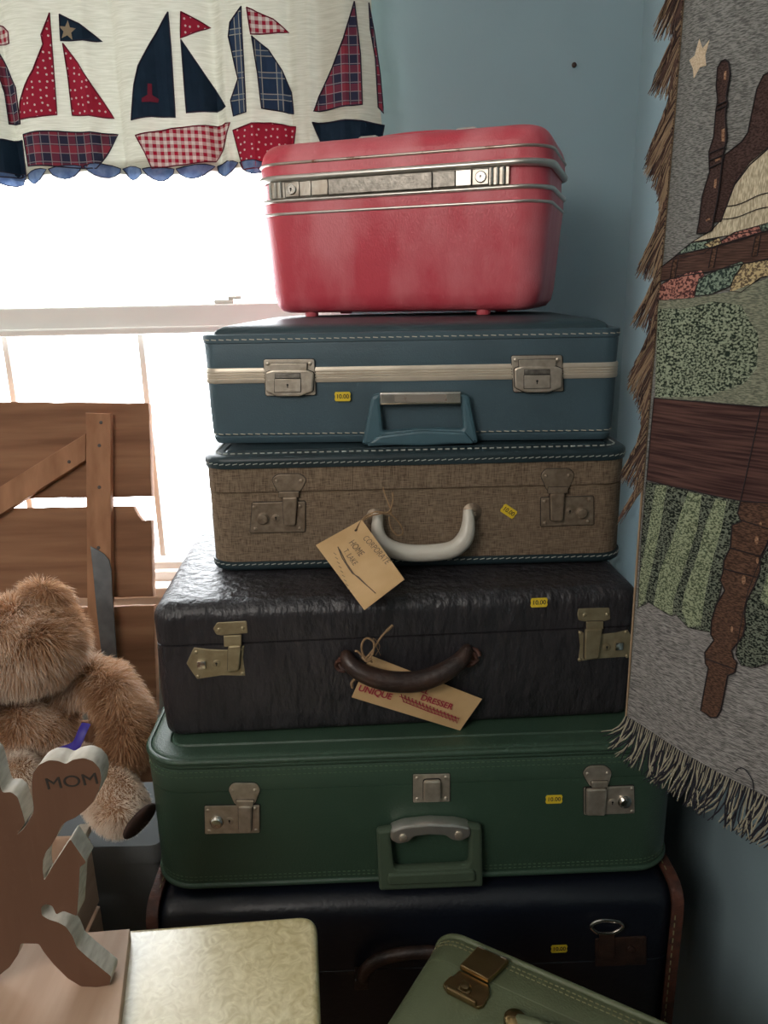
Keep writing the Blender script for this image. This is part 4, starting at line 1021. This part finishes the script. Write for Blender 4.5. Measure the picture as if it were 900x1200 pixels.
reg('lite', T3([(570, 475), (625, 490), (600, 640), (560, 780), (520, 960), (490, 1160), (420, 1165), (385, 1080), (400, 980), (480, 760), (520, 600)]))
reg('dark', TT([(930, 600), (893, 655), (880, 690), (870, 740), (866, 765), (872, 778), (888, 781), (915, 772), (930, 775)]), outline=.0004)
reg('lite', TT([(930, 640), (905, 660), (893, 700), (905, 715), (930, 705)]))
# turned bed leg
Lg = [(871, 586), (868, 600), (872, 610), (862, 614), (860, 640), (853, 655), (852, 668), (849, 678), (854, 690), (844, 707), (839, 725), (838, 741), (841.5, 748), (831, 762), (831.5, 775), (835, 780), (825.5, 830), (832, 834), (837, 838), (844, 838), (849, 830), (857, 789), (865, 786), (867.5, 774), (863.5, 769), (861.5, 760), (874, 744), (877, 730), (876, 718), (878, 703), (887, 685), (893, 668), (893, 652), (899, 640), (905, 625), (905, 610), (930, 606), (930, 592)]
reg('leg', TT(Lg), .009, outline=.0007)
for a, b in (((872, 608), (905, 620)), ((860, 640), (897, 652)), ((852, 664), (893, 676)), ((831, 768), (866, 782))):
    q = [tpl(a[0]+(b[0]-a[0])*t, a[1]+(b[1]-a[1])*t) for t in (0, .5, 1)]; tube(bm, [(x, surf(x, z)-.0032, z) for x, z in q], .0006, 4, KI['line'])
for cx_, cy_, r_ in ((893, 614, 2.2), (889, 632, 3), (890, 656, 2), (875, 678, 3.2), (862, 735, 2.0)):
    reg('hi', [tpl(cx_+r_*.7*cos(a), cy_+r_*1.8*sin(a)) for a in np.linspace(0, 2*pi, 10, endpoint=False)])
# bed post at the head
Bp = T1([(520, 325), (540, 340), (547, 400), (535, 470), (525, 525), (533, 560), (522, 590), (520, 640), (528, 740), (516, 800), (505, 850), (500, 900), (492, 980), (478, 1080), (460, 1170), (448, 1240), (425, 1255), (366, 1260), (378, 1200), (395, 1060), (435, 930), (432, 820), (458, 740), (470, 600), (480, 540), (472, 470), (480, 370), (500, 335)])
reg('brown2', Bp, .009, outline=.0007)
for (a, b) in (((478, 575), (530, 548)), ((476, 600), (526, 575)), ((440, 830), (520, 795)), ((436, 870), (508, 840)), ((436, 910), (500, 880))):
    q = T1([a, b]); tube(bm, [(x, surf(x, z)-.0038, z) for x, z in q], .0007, 4, KI['line'])
for P in ([(515, 390), (528, 385), (525, 435), (512, 435)], [(500, 700), (516, 695), (516, 765), (500, 765)], [(462, 970), (476, 965), (470, 1015), (458, 1015)], [(500, 555), (520, 545), (520, 558), (502, 568)], [(466, 862), (496, 850), (494, 862), (468, 875)], [(415, 1185), (440, 1175), (440, 1185), (418, 1195)]):
    reg('hi', T1(P))
clo = fin('woven_cloth', bm, mats, tap, False)
md = clo.modifiers.new('thickness', 'SOLIDIFY'); md.thickness = .0012; md.offset = 1
clo.modifiers.remove(md)
# backing cloth so the throw has its own thickness
bm = bmesh.new(); patch(bm, cloth, -.002, .02, surf); fin('backing_cloth', bm, MW['grey'], tap)
FRm = [mat('black_yarn', (.018, .018, .028), .95), mat('cream_yarn', (.38, .35, .26), .95), mat('brown_yarn', (.10, .055, .042), .95), mat('tan_yarn', (.30, .21, .13), .95), mat('dark_brown_yarn', (.035, .02, .018), .95)]
def strand(bm, p, d, length, curl, r, mi, sway, seed):
    rr = random.Random(seed); pts = []; ph = rr.uniform(0, 6)
    for k in range(5):
        t = k/4; pts.append(Vector((p[0]+d[0]*length*t+sway*t*t+curl*sin(ph+t*4)*t, p[1]-.001*rr.uniform(0, 4)*t-.001, p[2]+d[1]*length*t)))
    tube(bm, pts, [r, r, r, r*.9, r*.5], 4, mi)
bm = bmesh.new(); nS = 300
for i in range(nS):
    t = (i+random.random()*.6)/nS; x = L0[0]+wfull*t; z = L0[1]+(zr_-L0[1])*t
    cl_ = sin(i*.35)*.008+sin(i*.13+2)*.008
    ln = .050+.006*random.random(); sw = cl_-.006+(-.028*max(0, 1-i/16))
    strand(bm, (x, surf(x, z)-.0005, z+.001), (-.10, -1+.35*max(0, 1-i/16)), ln, .004, .00085, 1 if (i % 5 in (0, 3)) else 0, sw+random.uniform(-.003, .003), i)
fin('bottom_fringe', bm, FRm, tap, False, 'stuff')
bm = bmesh.new(); nS = 1500
for i in range(nS):
    t = (i+random.random())/nS; z = L0[1]+.26+(ZT2-L0[1]-.26)*t; x = L0[0]+(xt_-L0[0])*((z-L0[1])/(ZT2-L0[1]))
    cl_ = sin(z*95+sin(z*31)*1.5); ln = .026+.006*cl_+random.uniform(-.003, .003)+.010
    out = -.45-.20*cl_
    strand(bm, (x+.001, surf(x, z)-.0005-.002*random.random(), z), (out, -1.0), ln, .0015, .00055, random.choice((2, 3, 3, 2, 4)), .003, i)
fin('side_fringe', bm, FRm, tap, False, 'stuff')
bm = bmesh.new(); tube(bm, [(x_, surf(x_, z_)-.001, z_) for x_, z_ in [(L0[0]+(xt_-L0[0])*t, L0[1]+(ZT2-L0[1])*t) for t in np.linspace(0, 1, 40)]], .0013, 5); fin('selvedge', bm, FRm[3], tap)
q = T4([(755, 735), (770, 718), (795, 720), (820, 750), (838, 790), (840, 850), (838, 885)]); bm = bmesh.new()
tube(bm, smooth_path([(x, surf(x, z)-.004, z) for x, z in q]), .0005, 5); fin('loose_thread', bm, FRm[0], tap)
# dowel it hangs from, running into the right wall
bm = bmesh.new(); tube(bm, [(xt_-.03, .006, ZT2), (.350, .006, ZT2)], .011, 12); dw = fin('dowel', bm, MT['batten'], tap, True)

# ================================================================== PALE GREEN CASE, upright
zP = .70; A = onz(530, 1092, zP); B = onz(780, 1200, zP); u = (B-A).normalized(); yaw = atan2(u.y, u.x)
Tk, Ln, Hp = .185, .50, .34; rc = .036
rootp = A+u*(Ln/2-.019)-Vector((-u.y, u.x, 0))*(Tk/2)
pale = thing('pale_green_suitcase', 'pale green suitcase standing upright with its brass latch facing up, in the foreground', 'suitcase', (rootp.x, rootp.y, zP-Hp), yaw)
def ploft(prof, mi=0, closed=False, n=10):
    b = bmesh.new(); loft(b, Ln, Hp, rc, prof, closed=closed, n=n)
    for v in b.verts: x, y, z = v.co; v.co = (x, z, -y+Hp/2)   # thickness along y
    return b
hT = Tk/2
seam = -hT*.0+.043   # seam offset toward the far side (thin lid at the back)
seamy = hT-.040
fin('body', ploft([(-.02, -hT)]+[(-.002, -hT+.001), (0, -hT+.008), (0, seamy-.0008), (-.0012, seamy)]), MT['pale'], pale, True)
fin('lid', ploft([(-.0012, seamy), (0, seamy+.0008), (0, hT-.006), (-.004, hT-.001), (-.02, hT)]), MT['pale'], pale, True)
for yy in (hT-.002, -hT+.002): fin('piping', ploft(bead(-.001, yy, .0035), closed=True), MT['pale'], pale, True)
for yy in (hT-.011, hT-.016, -hT+.011):
    b = bmesh.new(); stitches(b, Ln, Hp, rc, 0.0002, yy, .006, .0036, .0009)
    for v in b.verts: x, y, z = v.co; v.co = (x, z, -y+Hp/2)
    fin('stitching', b, MT['palestitch'], pale)
def ptop(px, py):
    p = onz(px, py, zP); q = Matrix.Rotation(-yaw, 3, 'Z') @ (p-Vector((rootp.x, rootp.y, zP))); return (q.x, q.y)
def pplate(name, pts, h0, t, m, parent, bev=.001, r=.002):
    me = plate_mesh([roundpoly([ptop(500+x/6.43, 1080+y/6.43) for x, y in pts], r)], 0, t, bev)
    me.transform(Matrix(((1, 0, 0, 0), (0, 0, 1, 0), (0, -1, 0, Hp+h0), (0, 0, 0, 1))))
    return link(name, me, m, parent, True)
pl = pplate('latch', [(180, 425), (200, 432), (245, 385), (470, 500), (476, 570), (430, 655), (385, 668), (150, 545), (122, 500), (130, 480)], 0, .004, MT['brass2'], pale)
pl['label'] = 'brass latch'
pplate('hasp', [(385, 232), (622, 342), (465, 495), (245, 380)], .003, .0065, MT['brass2'], pl, .0015)
pplate('latch_lip', [(150, 515), (372, 622), (380, 655), (365, 668), (145, 555)], .002, .007, MT['brass2'], pl, .002)
for q in ((412, 248), (578, 322)): pplate('hinge_pin', [(q[0]-24, q[1]-12), (q[0]+22, q[1]+8), (q[0]+22, q[1]+18), (q[0]-24, q[1]-2)], .008, .002, MT['chrome'], pl, .0005, .0005)
x, y = ptop(500+288/6.43, 1080+530/6.43)
b = bmesh.new(); lathe(b, [(.0072, 0), (.0072, .002), (.0055, .003), (.0045, .006), (.002, .0065)], (x, y, Hp+.003), axis='z', seg=20); fin('lock_button', b, MT['brass2'], pl, True)
x, y = ptop(500+665/6.43, 1080+775/6.43)
b = bmesh.new(); lathe(b, [(.011, 0), (.011, .008), (.008, .011), (.003, .012)], (x, y, Hp), axis='z', seg=22); fin('handle_mount', b, MT['brass2'], pale, True)
b = bmesh.new(); tube(b, smooth_path([(x+.004, y, Hp+.006), (x+.03, y-.004, Hp+.016), (x+.08, y-.006, Hp+.018), (x+.12, y-.004, Hp+.016), (x+.145, y, Hp+.004)]), .007, 10); fin('handle', b, MT['pale'], pale, True)
bm = bmesh.new(); stl = thing('low_stool', 'low wooden stool under the upright pale green suitcase', 'stool', (rootp.x, rootp.y, 0), yaw)
box(bm, -.22, .22, -.09, .09, zP-Hp-.034, zP-Hp-.004); bevel(bm, .004); fin('stool_top', bm, MT['batten'], stl)
for x in (-.18, .18):
    for y in (-.06, .06): bm = bmesh.new(); box(bm, x-.018, x+.018, y-.018, y+.018, 0, zP-Hp-.034); fin('leg', bm, MT['batten'], stl)

# ================================================================== PEARL-TOPPED TABLE, board and figure
zT_ = .735
bl = onz(-60, 1104, zT_); brr = onz(371, 1070.5, zT_); frr = onz(379, 1290, zT_); fl = onz(-60, 1330, zT_)
cen = (bl+brr+frr+fl)/4
tb = thing('pearl_topped_table', 'small table with a cream mother-of-pearl laminate top in the foreground', 'table', (cen.x, cen.y, 0))
pts = [(p.x-cen.x, p.y-cen.y) for p in (fl, frr, brr, bl)]
me = plate_mesh([roundpoly(pts, .022, 8)], 0, .030, .007, 4); me.transform(Matrix(((1, 0, 0, 0), (0, 0, 1, 0), (0, -1, 0, zT_-.030), (0, 0, 0, 1)))); link('table_top', me, MT['pearl'], tb, True)
pin = [(x*.88, y*.86) for x, y in pts]
for (x0, y0), (x1, y1) in zip(pin, pin[1:]+pin[:1]):
    bm = bmesh.new(); d_ = Vector((x1-x0, y1-y0, 0)); nn = Vector((-d_.y, d_.x, 0)).normalized()*.008
    vs = [bm.verts.new((x+s*nn.x, y+s*nn.y, z)) for x, y in ((x0, y0), (x1, y1)) for s in (-1, 1) for z in (zT_-.09, zT_-.030)]
    bmesh.ops.convex_hull(bm, input=vs); fin('apron', bm, MT['pearlside'], tb)
for x, y in pin:
    bm = bmesh.new(); loft(bm, .028, .028, .008, [(-.004, 0), (0, .3), (0, zT_-.031)]); bmesh.ops.translate(bm, verts=bm.verts, vec=(x*.97, y*.97, 0)); fin('leg', bm, MT['trim'], tb, True)
# pine board on the table
zBd = zT_+.016
pb = [onz(-70, 1107, zBd), onz(152, 1088, zBd), onz(139, 1200, zBd), onz(128, 1300, zBd), onz(-70, 1330, zBd)]
cb = sum(pb, Vector())/5
me = plate_mesh([[(p.x-cb.x, p.y-cb.y) for p in pb][::-1]], 0, .0155, .001); me.transform(Matrix(((1, 0, 0, 0), (0, 0, 1, 0), (0, -1, 0, 0), (0, 0, 0, 1))))
bd = link('pine_board', me, MT['pine'], None, True); bd.location = (cb.x, cb.y, zT_+.0003)
tag(bd, 'flat pine board lying on the pearl-topped table under the wooden cutout figure', 'board')
# cutout figure
fp = onz(115, 1157, zBd); YM = fp.y
F = [(272, 122), (240, 108), (200, 106), (160, 125), (135, 160), (130, 200), (133, 250), (138, 300), (137, 325), (100, 385), (70, 415), (84, 396), (104, 366), (92, 320), (72, 258), (45, 237), (10, 240), (0, 215), (-30, 100), (-90, 40), (-170, 60), (-210, 160), (-220, 400), (-250, 700), (-240, 860), (-200, 1000), (-150, 1046), (-80, 1046), (-20, 1010), (40, 962), (75, 910), (85, 865), (160, 866), (180, 900), (220, 950), (280, 1010), (335, 1043), (400, 1046), (455, 1036), (459, 1000), (440, 985), (360, 920), (318, 882), (300, 835), (272, 795), (240, 777), (200, 765), (172, 748), (170, 715), (188, 702), (215, 708), (232, 746), (262, 730), (318, 752), (326, 640), (330, 548), (357, 530), (290, 432), (215, 548), (182, 604), (176, 560), (178, 520), (190, 485), (215, 455), (235, 420), (250, 385), (270, 362), (310, 345), (350, 315), (385, 280), (410, 230), (420, 180), (412, 140), (385, 110), (345, 96), (300, 104)]
def mpx(x, y): p = ony(x/3.53, 860+y/3.53, YM); return (p.x, p.z)
F2 = [mpx(*q) for q in F]
zmin = min(q[1] for q in F2); x0 = sum(q[0] for q in F2)/len(F2)
F2 = [(a-x0, b-zmin) for a, b in F2]
F3 = roundpoly(F2, .0022, 3)
fg = thing('wooden_cutout_figure', 'thick wooden scroll-sawn cutout holding a heart that reads MOM, standing on the pine board', 'wooden figure', (x0, YM, zBd))
me = plate_mesh([F3], 0, .0005, .0001); me.transform(Matrix.Translation((0, .0002, 0)))
me2 = plate_mesh([F3], .0205, .0205, .0003)
body = link('cutout_body', me2, [MT['sawn']], fg, False)
for p in me2.polygons:
    pass
me2.materials.append(MT['cutout'])
for p in me2.polygons:
    if abs(p.normal.y) > .9: p.material_index = 1
cx_, cz_ = mpx(297, 195); link('burned_lettering', text_mesh('MOM', .0165, -.0002, cx_-x0, cz_-zmin, R(6), .0002, 1.25, 1.0), MT['ink'], fg)
bpy.data.meshes.remove(me)

# ================================================================== GATE-LIKE PLANK PANEL by the window
p0 = ony(100, 475, 1.50); gn = -_u.cross(CX).normalized(); gn = Vector((0, -cos(PITCH), sin(PITCH)))
gate = thing('wooden_plank_panel', 'weathered wide-plank wooden panel with batten and diagonal brace, leaning before the window', 'wooden panel', (0, 0, 0))
ex = Vector((1, 0, 0)); ez = Vector((0, sin(PITCH), cos(PITCH)))
zf = p0 - ez*(p0.z/ez.z)
gate.location = zf
def gl(px, py, out=0): 
    p = onpl(px, py, p0+gn*out, gn)-zf; return (p.dot(ex), p.dot(ez))
gz = lambda out=0: -out
Mg = Matrix((ex, Vector((0, cos(PITCH), -sin(PITCH))), ez)).transposed().to_4x4()
def gplate(name, pts, y0, t, m, bev=.002, parent=gate, base=0):
    me = plate_mesh([pts], y0, t, bev); me.transform(Mg); return link(name, me, m, parent, True)
def rough(P, step=.02, amp=.0015):
    out = []
    for i in range(len(P)):
        a, b = Vector(P[i]), Vector(P[(i+1) % len(P)]); k = max(1, int((b-a).length/step))
        for j in range(k):
            q = a.lerp(b, j/k); out.append((q.x+random.uniform(-amp, amp)*.6, q.y+random.uniform(-amp, amp)*.6))
    return out
q1 = lambda P, out=0: [gl(x, y, out) for x, y in P]
gplate('plank', rough(q1([(-330, 470), (178, 474), (181, 582), (-330, 590)])), 0, .020, MT['plank'])
gplate('plank', rough(q1([(-330, 606), (40, 595), (160, 593), (165, 604), (171, 610), (181, 609), (183, 698), (-330, 708)])), 0, .020, MT['plank'])
gplate('plank', rough(q1([(-330, 722), (184, 708), (187, 830), (-330, 836)])), 0, .020, MT['plank'])
gplate('plank', rough(q1([(-330, 850), (187, 842), (190, 985), (-330, 990)])), 0, .020, MT['plank'])
zb_ = .012
for a, b in ((104.5, 133), (-262, -232)):
    P = q1([(a, 485), (b, 486), (b+3, 990)], .02)+[(gl(b+3, 990, .02)[0], .001), (gl(a+1, 990, .02)[0], .001)]
    gplate('batten', P, -.0202, .018, MT['batten'], .0015)
gplate('diagonal_brace', q1([(104, 509), (104, 540), (-229, 752), (-229, 716)], .02), -.0202, .016, MT['batten'], .0015)
bm = bmesh.new()
for px, py in ((116, 522), (116, 571), (115, 642), (118, 495), (80, 541)):
    x, z = gl(px, py, .04); b2 = bmesh.new(); lathe(b2, [(.0035, 0), (.003, .001)], (x, -.0385 if px != 80 else -.0363, z), seg=10); b2.transform(Mg); fin('nail_head', b2, MT['oldleather'], gate)
bm.free()
# dark blade-like strip
P = q1([(105, 640), (113, 644), (121, 649), (127, 656), (130, 668), (131, 695), (136, 765), (146, 940)], .045)+[(gl(146, 940, .045)[0]+.006, .001), (gl(120, 900, .045)[0], .001)]+q1([(118, 765), (112, 712), (108, 668)], .045)
bl_ = thing('metal_blade', 'dark grey metal blade with a curved pointed top, standing behind the teddy bear', 'metal blade', zf)
me = plate_mesh([P], -.0395, .003, .0008); me.transform(Mg); link('blade', me, MT['blade'], bl_, True)

# ================================================================== CRATE, BIN
bx1 = -.340; zbin = .634
def onx(px, py, x):
    d = ray(px, py); return O+d*(x/d.x)
b0 = onz(165, 1010, zbin)
bm = bmesh.new(); cxb = (bx1-1.0)/2; wb = bx1+1.0
loft(bm, wb, .145, .012, [(-.03, 0), (-.012, .3), (0, zbin-.03), (.006, zbin-.03), (.007, zbin-.004), (.004, zbin)], cap1=True)
bn = fin('storage_bin', bm, MT['greybin'], None, True); bn.location = (cxb, 1.02, 0); tag(bn, 'dark grey plastic storage bin that the teddy bear sits on', 'storage bin')
# small crate with pale slats at its rim
zc_ = .70
c0 = onz(121, 946, zc_); c1_ = onz(90, 985, zc_)
cr = thing('wooden_crate', 'pale slatted wooden crate behind the wooden cutout figure', 'crate', (c0.x-.207, c0.y-.145, 0))
W2, D2 = .40, .17
def cb(name, x0, x1, y0, y1, z0, z1, m, bev=.0015):
    bm = bmesh.new(); box(bm, x0, x1, y0, y1, z0, z1); bevel(bm, bev); return fin(name, bm, m, cr)
for sx in (-1, 1):
    for sy in (-1, 1):
        cb('corner_post', sx*.192-.008, sx*.192+.008, sy*.085-.008, sy*.085+.008, 0, zc_-.004, MT['pine'])
for k in range(6):
    z0 = .02+k*.113; z1 = z0+.105
    for sx in (-1, 1): cb('slat', sx*.203-.003, sx*.203+.003, -.093, .093, z0, z1, MT['pine'])
    for sy in (-1, 1): cb('slat', -.2, .2, sy*.096-.003, sy*.096+.003, z0, z1, MT['pine'])
for sx in (-1, 1): cb('top_rail', sx*.199-.008, sx*.199+.008, -.1, .1, zc_-.004, zc_+.008, MT['sawn'])

# ================================================================== TEDDY BEAR
zs = zbin
def blob(px, py, Y, rpx=None): return ony(px, py, Y)
def ell(bm, c, r, rot=None, sub=3):
    m = Matrix.Translation(c) @ (rot.to_matrix().to_4x4() if rot else Matrix.Identity(4)) @ Matrix.Diagonal((*r, 1))
    bmesh.ops.create_icosphere(bm, subdivisions=sub, radius=1, matrix=m)
bm = bmesh.new()
head = ony(22, 752, 1.0); chest = ony(28, 850, 1.02)
ell(bm, head, (.087, .072, .060)); ell(bm, ony(-45, 770, .96), (.050, .055, .042))
ell(bm, ony(52, 706, 1.02), (.032, .018, .030)); ell(bm, ony(-40, 700, 1.02), (.030, .018, .030))
ell(bm, ony(20, 808, 1.06), (.06, .05, .05))
ell(bm, chest, (.074, .060, .050)); ell(bm, ony(0, 905, 1.02), (.090, .065, .06))
limbpts = []
def limb(P, rr):
    P = smooth_path(P, 5); n = len(P); limbpts.append(np.array([tuple(p) for p in P]))
    for i, p in enumerate(P):
        t = i/(n-1)*(len(rr)-1); k = min(int(t), len(rr)-2); r = rr[k]*(1-(t-k))+rr[k+1]*(t-k); ell(bm, p, (r, r, r), sub=2)
limb([ony(70, 815, 1.05), ony(104, 796, 1.03), ony(132, 812, 1.01), ony(147, 845, .985), ony(146, 878, .965)], [.024, .030, .033, .034, .028])
limb([ony(50, 905, .985), ony(92, 900, .955), ony(122, 925, .92), ony(141, 946, .90)], [.030, .032, .037, .037])
limb([ony(20, 915, .98), ony(20, 908, .945), ony(22, 910, .92)], [.030, .030, .028])
limb([ony(-30, 800, .99), ony(-70, 830, .96), ony(-80, 880, .94)], [.036, .04, .036])
tmp = bpy.data.meshes.new('b'); bm.to_mesh(tmp); bm.free()
to = bpy.data.objects.new('b', tmp); COL.objects.link(to)
m_ = to.modifiers.new('r', 'REMESH'); m_.mode = 'VOXEL'; m_.voxel_size = .006
s_ = to.modifiers.new('s', 'SMOOTH'); s_.iterations = 4; s_.factor = .5
dg = bpy.context.evaluated_depsgraph_get(); bme = bpy.data.meshes.new_from_object(to.evaluated_get(dg))
bpy.data.objects.remove(to); bpy.data.meshes.remove(tmp)
co = np.empty(len(bme.vertices)*3); bme.vertices.foreach_get('co', co); co = co.reshape(-1, 3)
lift = (zs+.006)-co[:, 2].min(); print('bear min z', co[:, 2].min(), 'bin', zs)
furcol = mat('golden_brown_plush', (.30, .16, .085), .9, col2=(.42, .26, .15), vscale=12)
bc = Vector((chest.x, chest.y, zs))
bear = thing('teddy_bear', 'shaggy golden-brown plush teddy bear slumped on the grey bin at left', 'teddy bear', bc)
bme.transform(Matrix.Translation(-bc)); body = link('body', bme, furcol, bear, True)
def furmat(name, c1, c2, c3):
    m = bpy.data.materials.new(name); m.use_nodes = True; N = m.node_tree.nodes; L = m.node_tree.links
    b = N['Principled BSDF']; b.inputs['Roughness'].default_value = .55; b.inputs['Specular IOR Level'].default_value = .25
    at = N.new('ShaderNodeAttribute'); at.attribute_name = 'tone'
    r = N.new('ShaderNodeValToRGB'); e = r.color_ramp.elements; e[0].color = (*c1, 1); e[1].color = (*c3, 1); k = e.new(.5); k.color = (*c2, 1)
    L.new(at.outputs['Fac'], r.inputs[0]); L.new(r.outputs[0], b.inputs['Base Color'])
    t = N.new('ShaderNodeBsdfTranslucent'); L.new(r.outputs[0], t.inputs[0]); mx = N.new('ShaderNodeMixShader'); mx.inputs[0].default_value = .3
    L.new(b.outputs[0], mx.inputs[1]); L.new(t.outputs[0], mx.inputs[2]); L.new(mx.outputs[0], N['Material Output'].inputs[0]); return m
def fur(me, n, parent, mfur, lf, filt=None):
    me.calc_loop_triangles(); nt = len(me.loop_triangles)
    tri = np.empty(nt*3, dtype=np.int32); me.loop_triangles.foreach_get('vertices', tri); tri = tri.reshape(-1, 3)
    co = np.empty(len(me.vertices)*3); me.vertices.foreach_get('co', co); co = co.reshape(-1, 3)
    no = np.empty(len(me.vertices)*3); me.vertices.foreach_get('normal', no); no = no.reshape(-1, 3)
    a, b, c = co[tri[:, 0]], co[tri[:, 1]], co[tri[:, 2]]
    ar = np.linalg.norm(np.cross(b-a, c-a), axis=1); idx = rng.choice(nt, n, p=ar/ar.sum())
    u = rng.random(n); v = rng.random(n); f = u+v > 1; u[f] = 1-u[f]; v[f] = 1-v[f]; w = 1-u-v
    P = a[idx]*w[:, None]+b[idx]*u[:, None]+c[idx]*v[:, None]
    Nn = no[tri[idx, 0]]*w[:, None]+no[tri[idx, 1]]*u[:, None]+no[tri[idx, 2]]*v[:, None]
    Nn /= np.linalg.norm(Nn, axis=1)[:, None]
    # clumped comb direction from smooth pseudo-noise, pulled down by gravity
    q = P*70
    cl = np.stack([np.sin(q[:, 0]+2*np.sin(q[:, 1]*.7)+q[:, 2]), np.sin(q[:, 1]*1.1+2*np.sin(q[:, 2]*.8)), np.sin(q[:, 2]*1.2+2*np.sin(q[:, 0]*.9))], 1)
    D = Nn*.80+np.array([.12, -.1, -.45])+cl*.36+rng.normal(0, .19, (n, 3))
    under = (D*Nn).sum(1); D += Nn*np.clip(.25-under, 0, 2)[:, None]
    D /= np.linalg.norm(D, axis=1)[:, None]
    Ls = lf(P)*rng.uniform(.6, 1.15, n)
    S_ = np.cross(D, rng.normal(0, 1, (n, 3))); S_ /= np.linalg.norm(S_, axis=1)[:, None]
    wd = .00042
    g = np.array([0, 0, -1.0])
    p1 = P-Nn*.001; pm = P+D*(Ls*.5)[:, None]; pe = P+D*(Ls*.9)[:, None]+g*(Ls*.18)[:, None]
    V = np.stack([p1-S_*wd, p1+S_*wd, pm-S_*wd*.8, pm+S_*wd*.8, pe], 1).reshape(-1, 3)
    m = bpy.data.meshes.new('fur'); m.vertices.add(n*5); m.vertices.foreach_set('co', V.ravel())
    base = (np.arange(n)*5)[:, None]
    quad = base+np.array([0, 1, 3, 2]); t3 = base+np.array([2, 3, 4])
    m.loops.add(n*7); li = np.concatenate([quad, t3], 1).ravel().astype(np.int32); m.loops.foreach_set('vertex_index', li)
    m.polygons.add(n*2); ls = (np.arange(n)[:, None]*7+np.array([0, 4])).ravel().astype(np.int32); m.polygons.foreach_set('loop_start', ls)
    m.update(calc_edges=True)
    at = m.attributes.new('tone', 'FLOAT', 'POINT')
    Pw = P+np.array([parent.location.x, parent.location.y, parent.location.z]) if parent.parent is None else P
    tone = .5+.18*np.sin(P[:, 0]*25+1)+.15*np.sin(P[:, 2]*31)+cl[:, 0]*.10+rng.normal(0, .17, n)
    if filt is not None: tone = filt(P, tone)
    tt = np.repeat(tone, 5); k = np.tile([-.18, -.18, 0, 0, .22], n); at.data.foreach_set('value', np.clip(tt+k, 0, 1).astype(np.float32))
    return m
def legmask(P):
    # feet and legs are a paler, shorter plush than the body
    W_ = P+np.array(bc)[None, :]
    dd = [np.min(np.linalg.norm(W_[:, None, :]-q[None, :, :], axis=2), axis=1) for q in limbpts]
    leg = np.minimum(dd[1], dd[2]); oth = np.minimum(dd[0], dd[3])
    k = np.clip((oth-leg)/.012+.5, 0, 1)*np.clip((.050-leg)/.008, 0, 1)*np.clip((1.0-W_[:, 1])/.03, 0, 1)
    return k
def shade(P, tone):
    k = legmask(P); return tone*(1-.6*k)+.80*k-.01
fm = furmat('bear_fur', (.34, .17, .09), (.68, .42, .24), (.95, .84, .72))
def flen(P):
    k = legmask(P); top = np.clip((P[:, 2]-.18)/.08, 0, 1)
    return (.019+.006*top)*(1-k)+.010*k
ff = link('fur', fur(bme, 150000, bear, fm, flen, shade), fm, bear); ff['kind'] = 'stuff'
# bald inner ear and foot sole
pe_ = ony(58, 693, 1.0)-bc
bm = bmesh.new(); sole = ony(164, 962, .885)-bc
d_ = Vector((.80, -.40, -.40)).normalized()
ell(bm, sole, (.030, .024, .008), d_.to_track_quat('Z', 'Y').to_euler().to_quaternion()); fin('paw_pad', bm, MT['paw'], bear, True)
bm = bmesh.new(); tube(bm, smooth_path([ony(101, 848, .955)-bc, ony(96, 858, .945)-bc, ony(92, 868, .94)-bc, ony(86, 876, .94)-bc, ony(70, 882, .945)-bc]), .0075, 8, flat=.3); fin('ribbon', bm, MT['tealstrip'], bear, True)
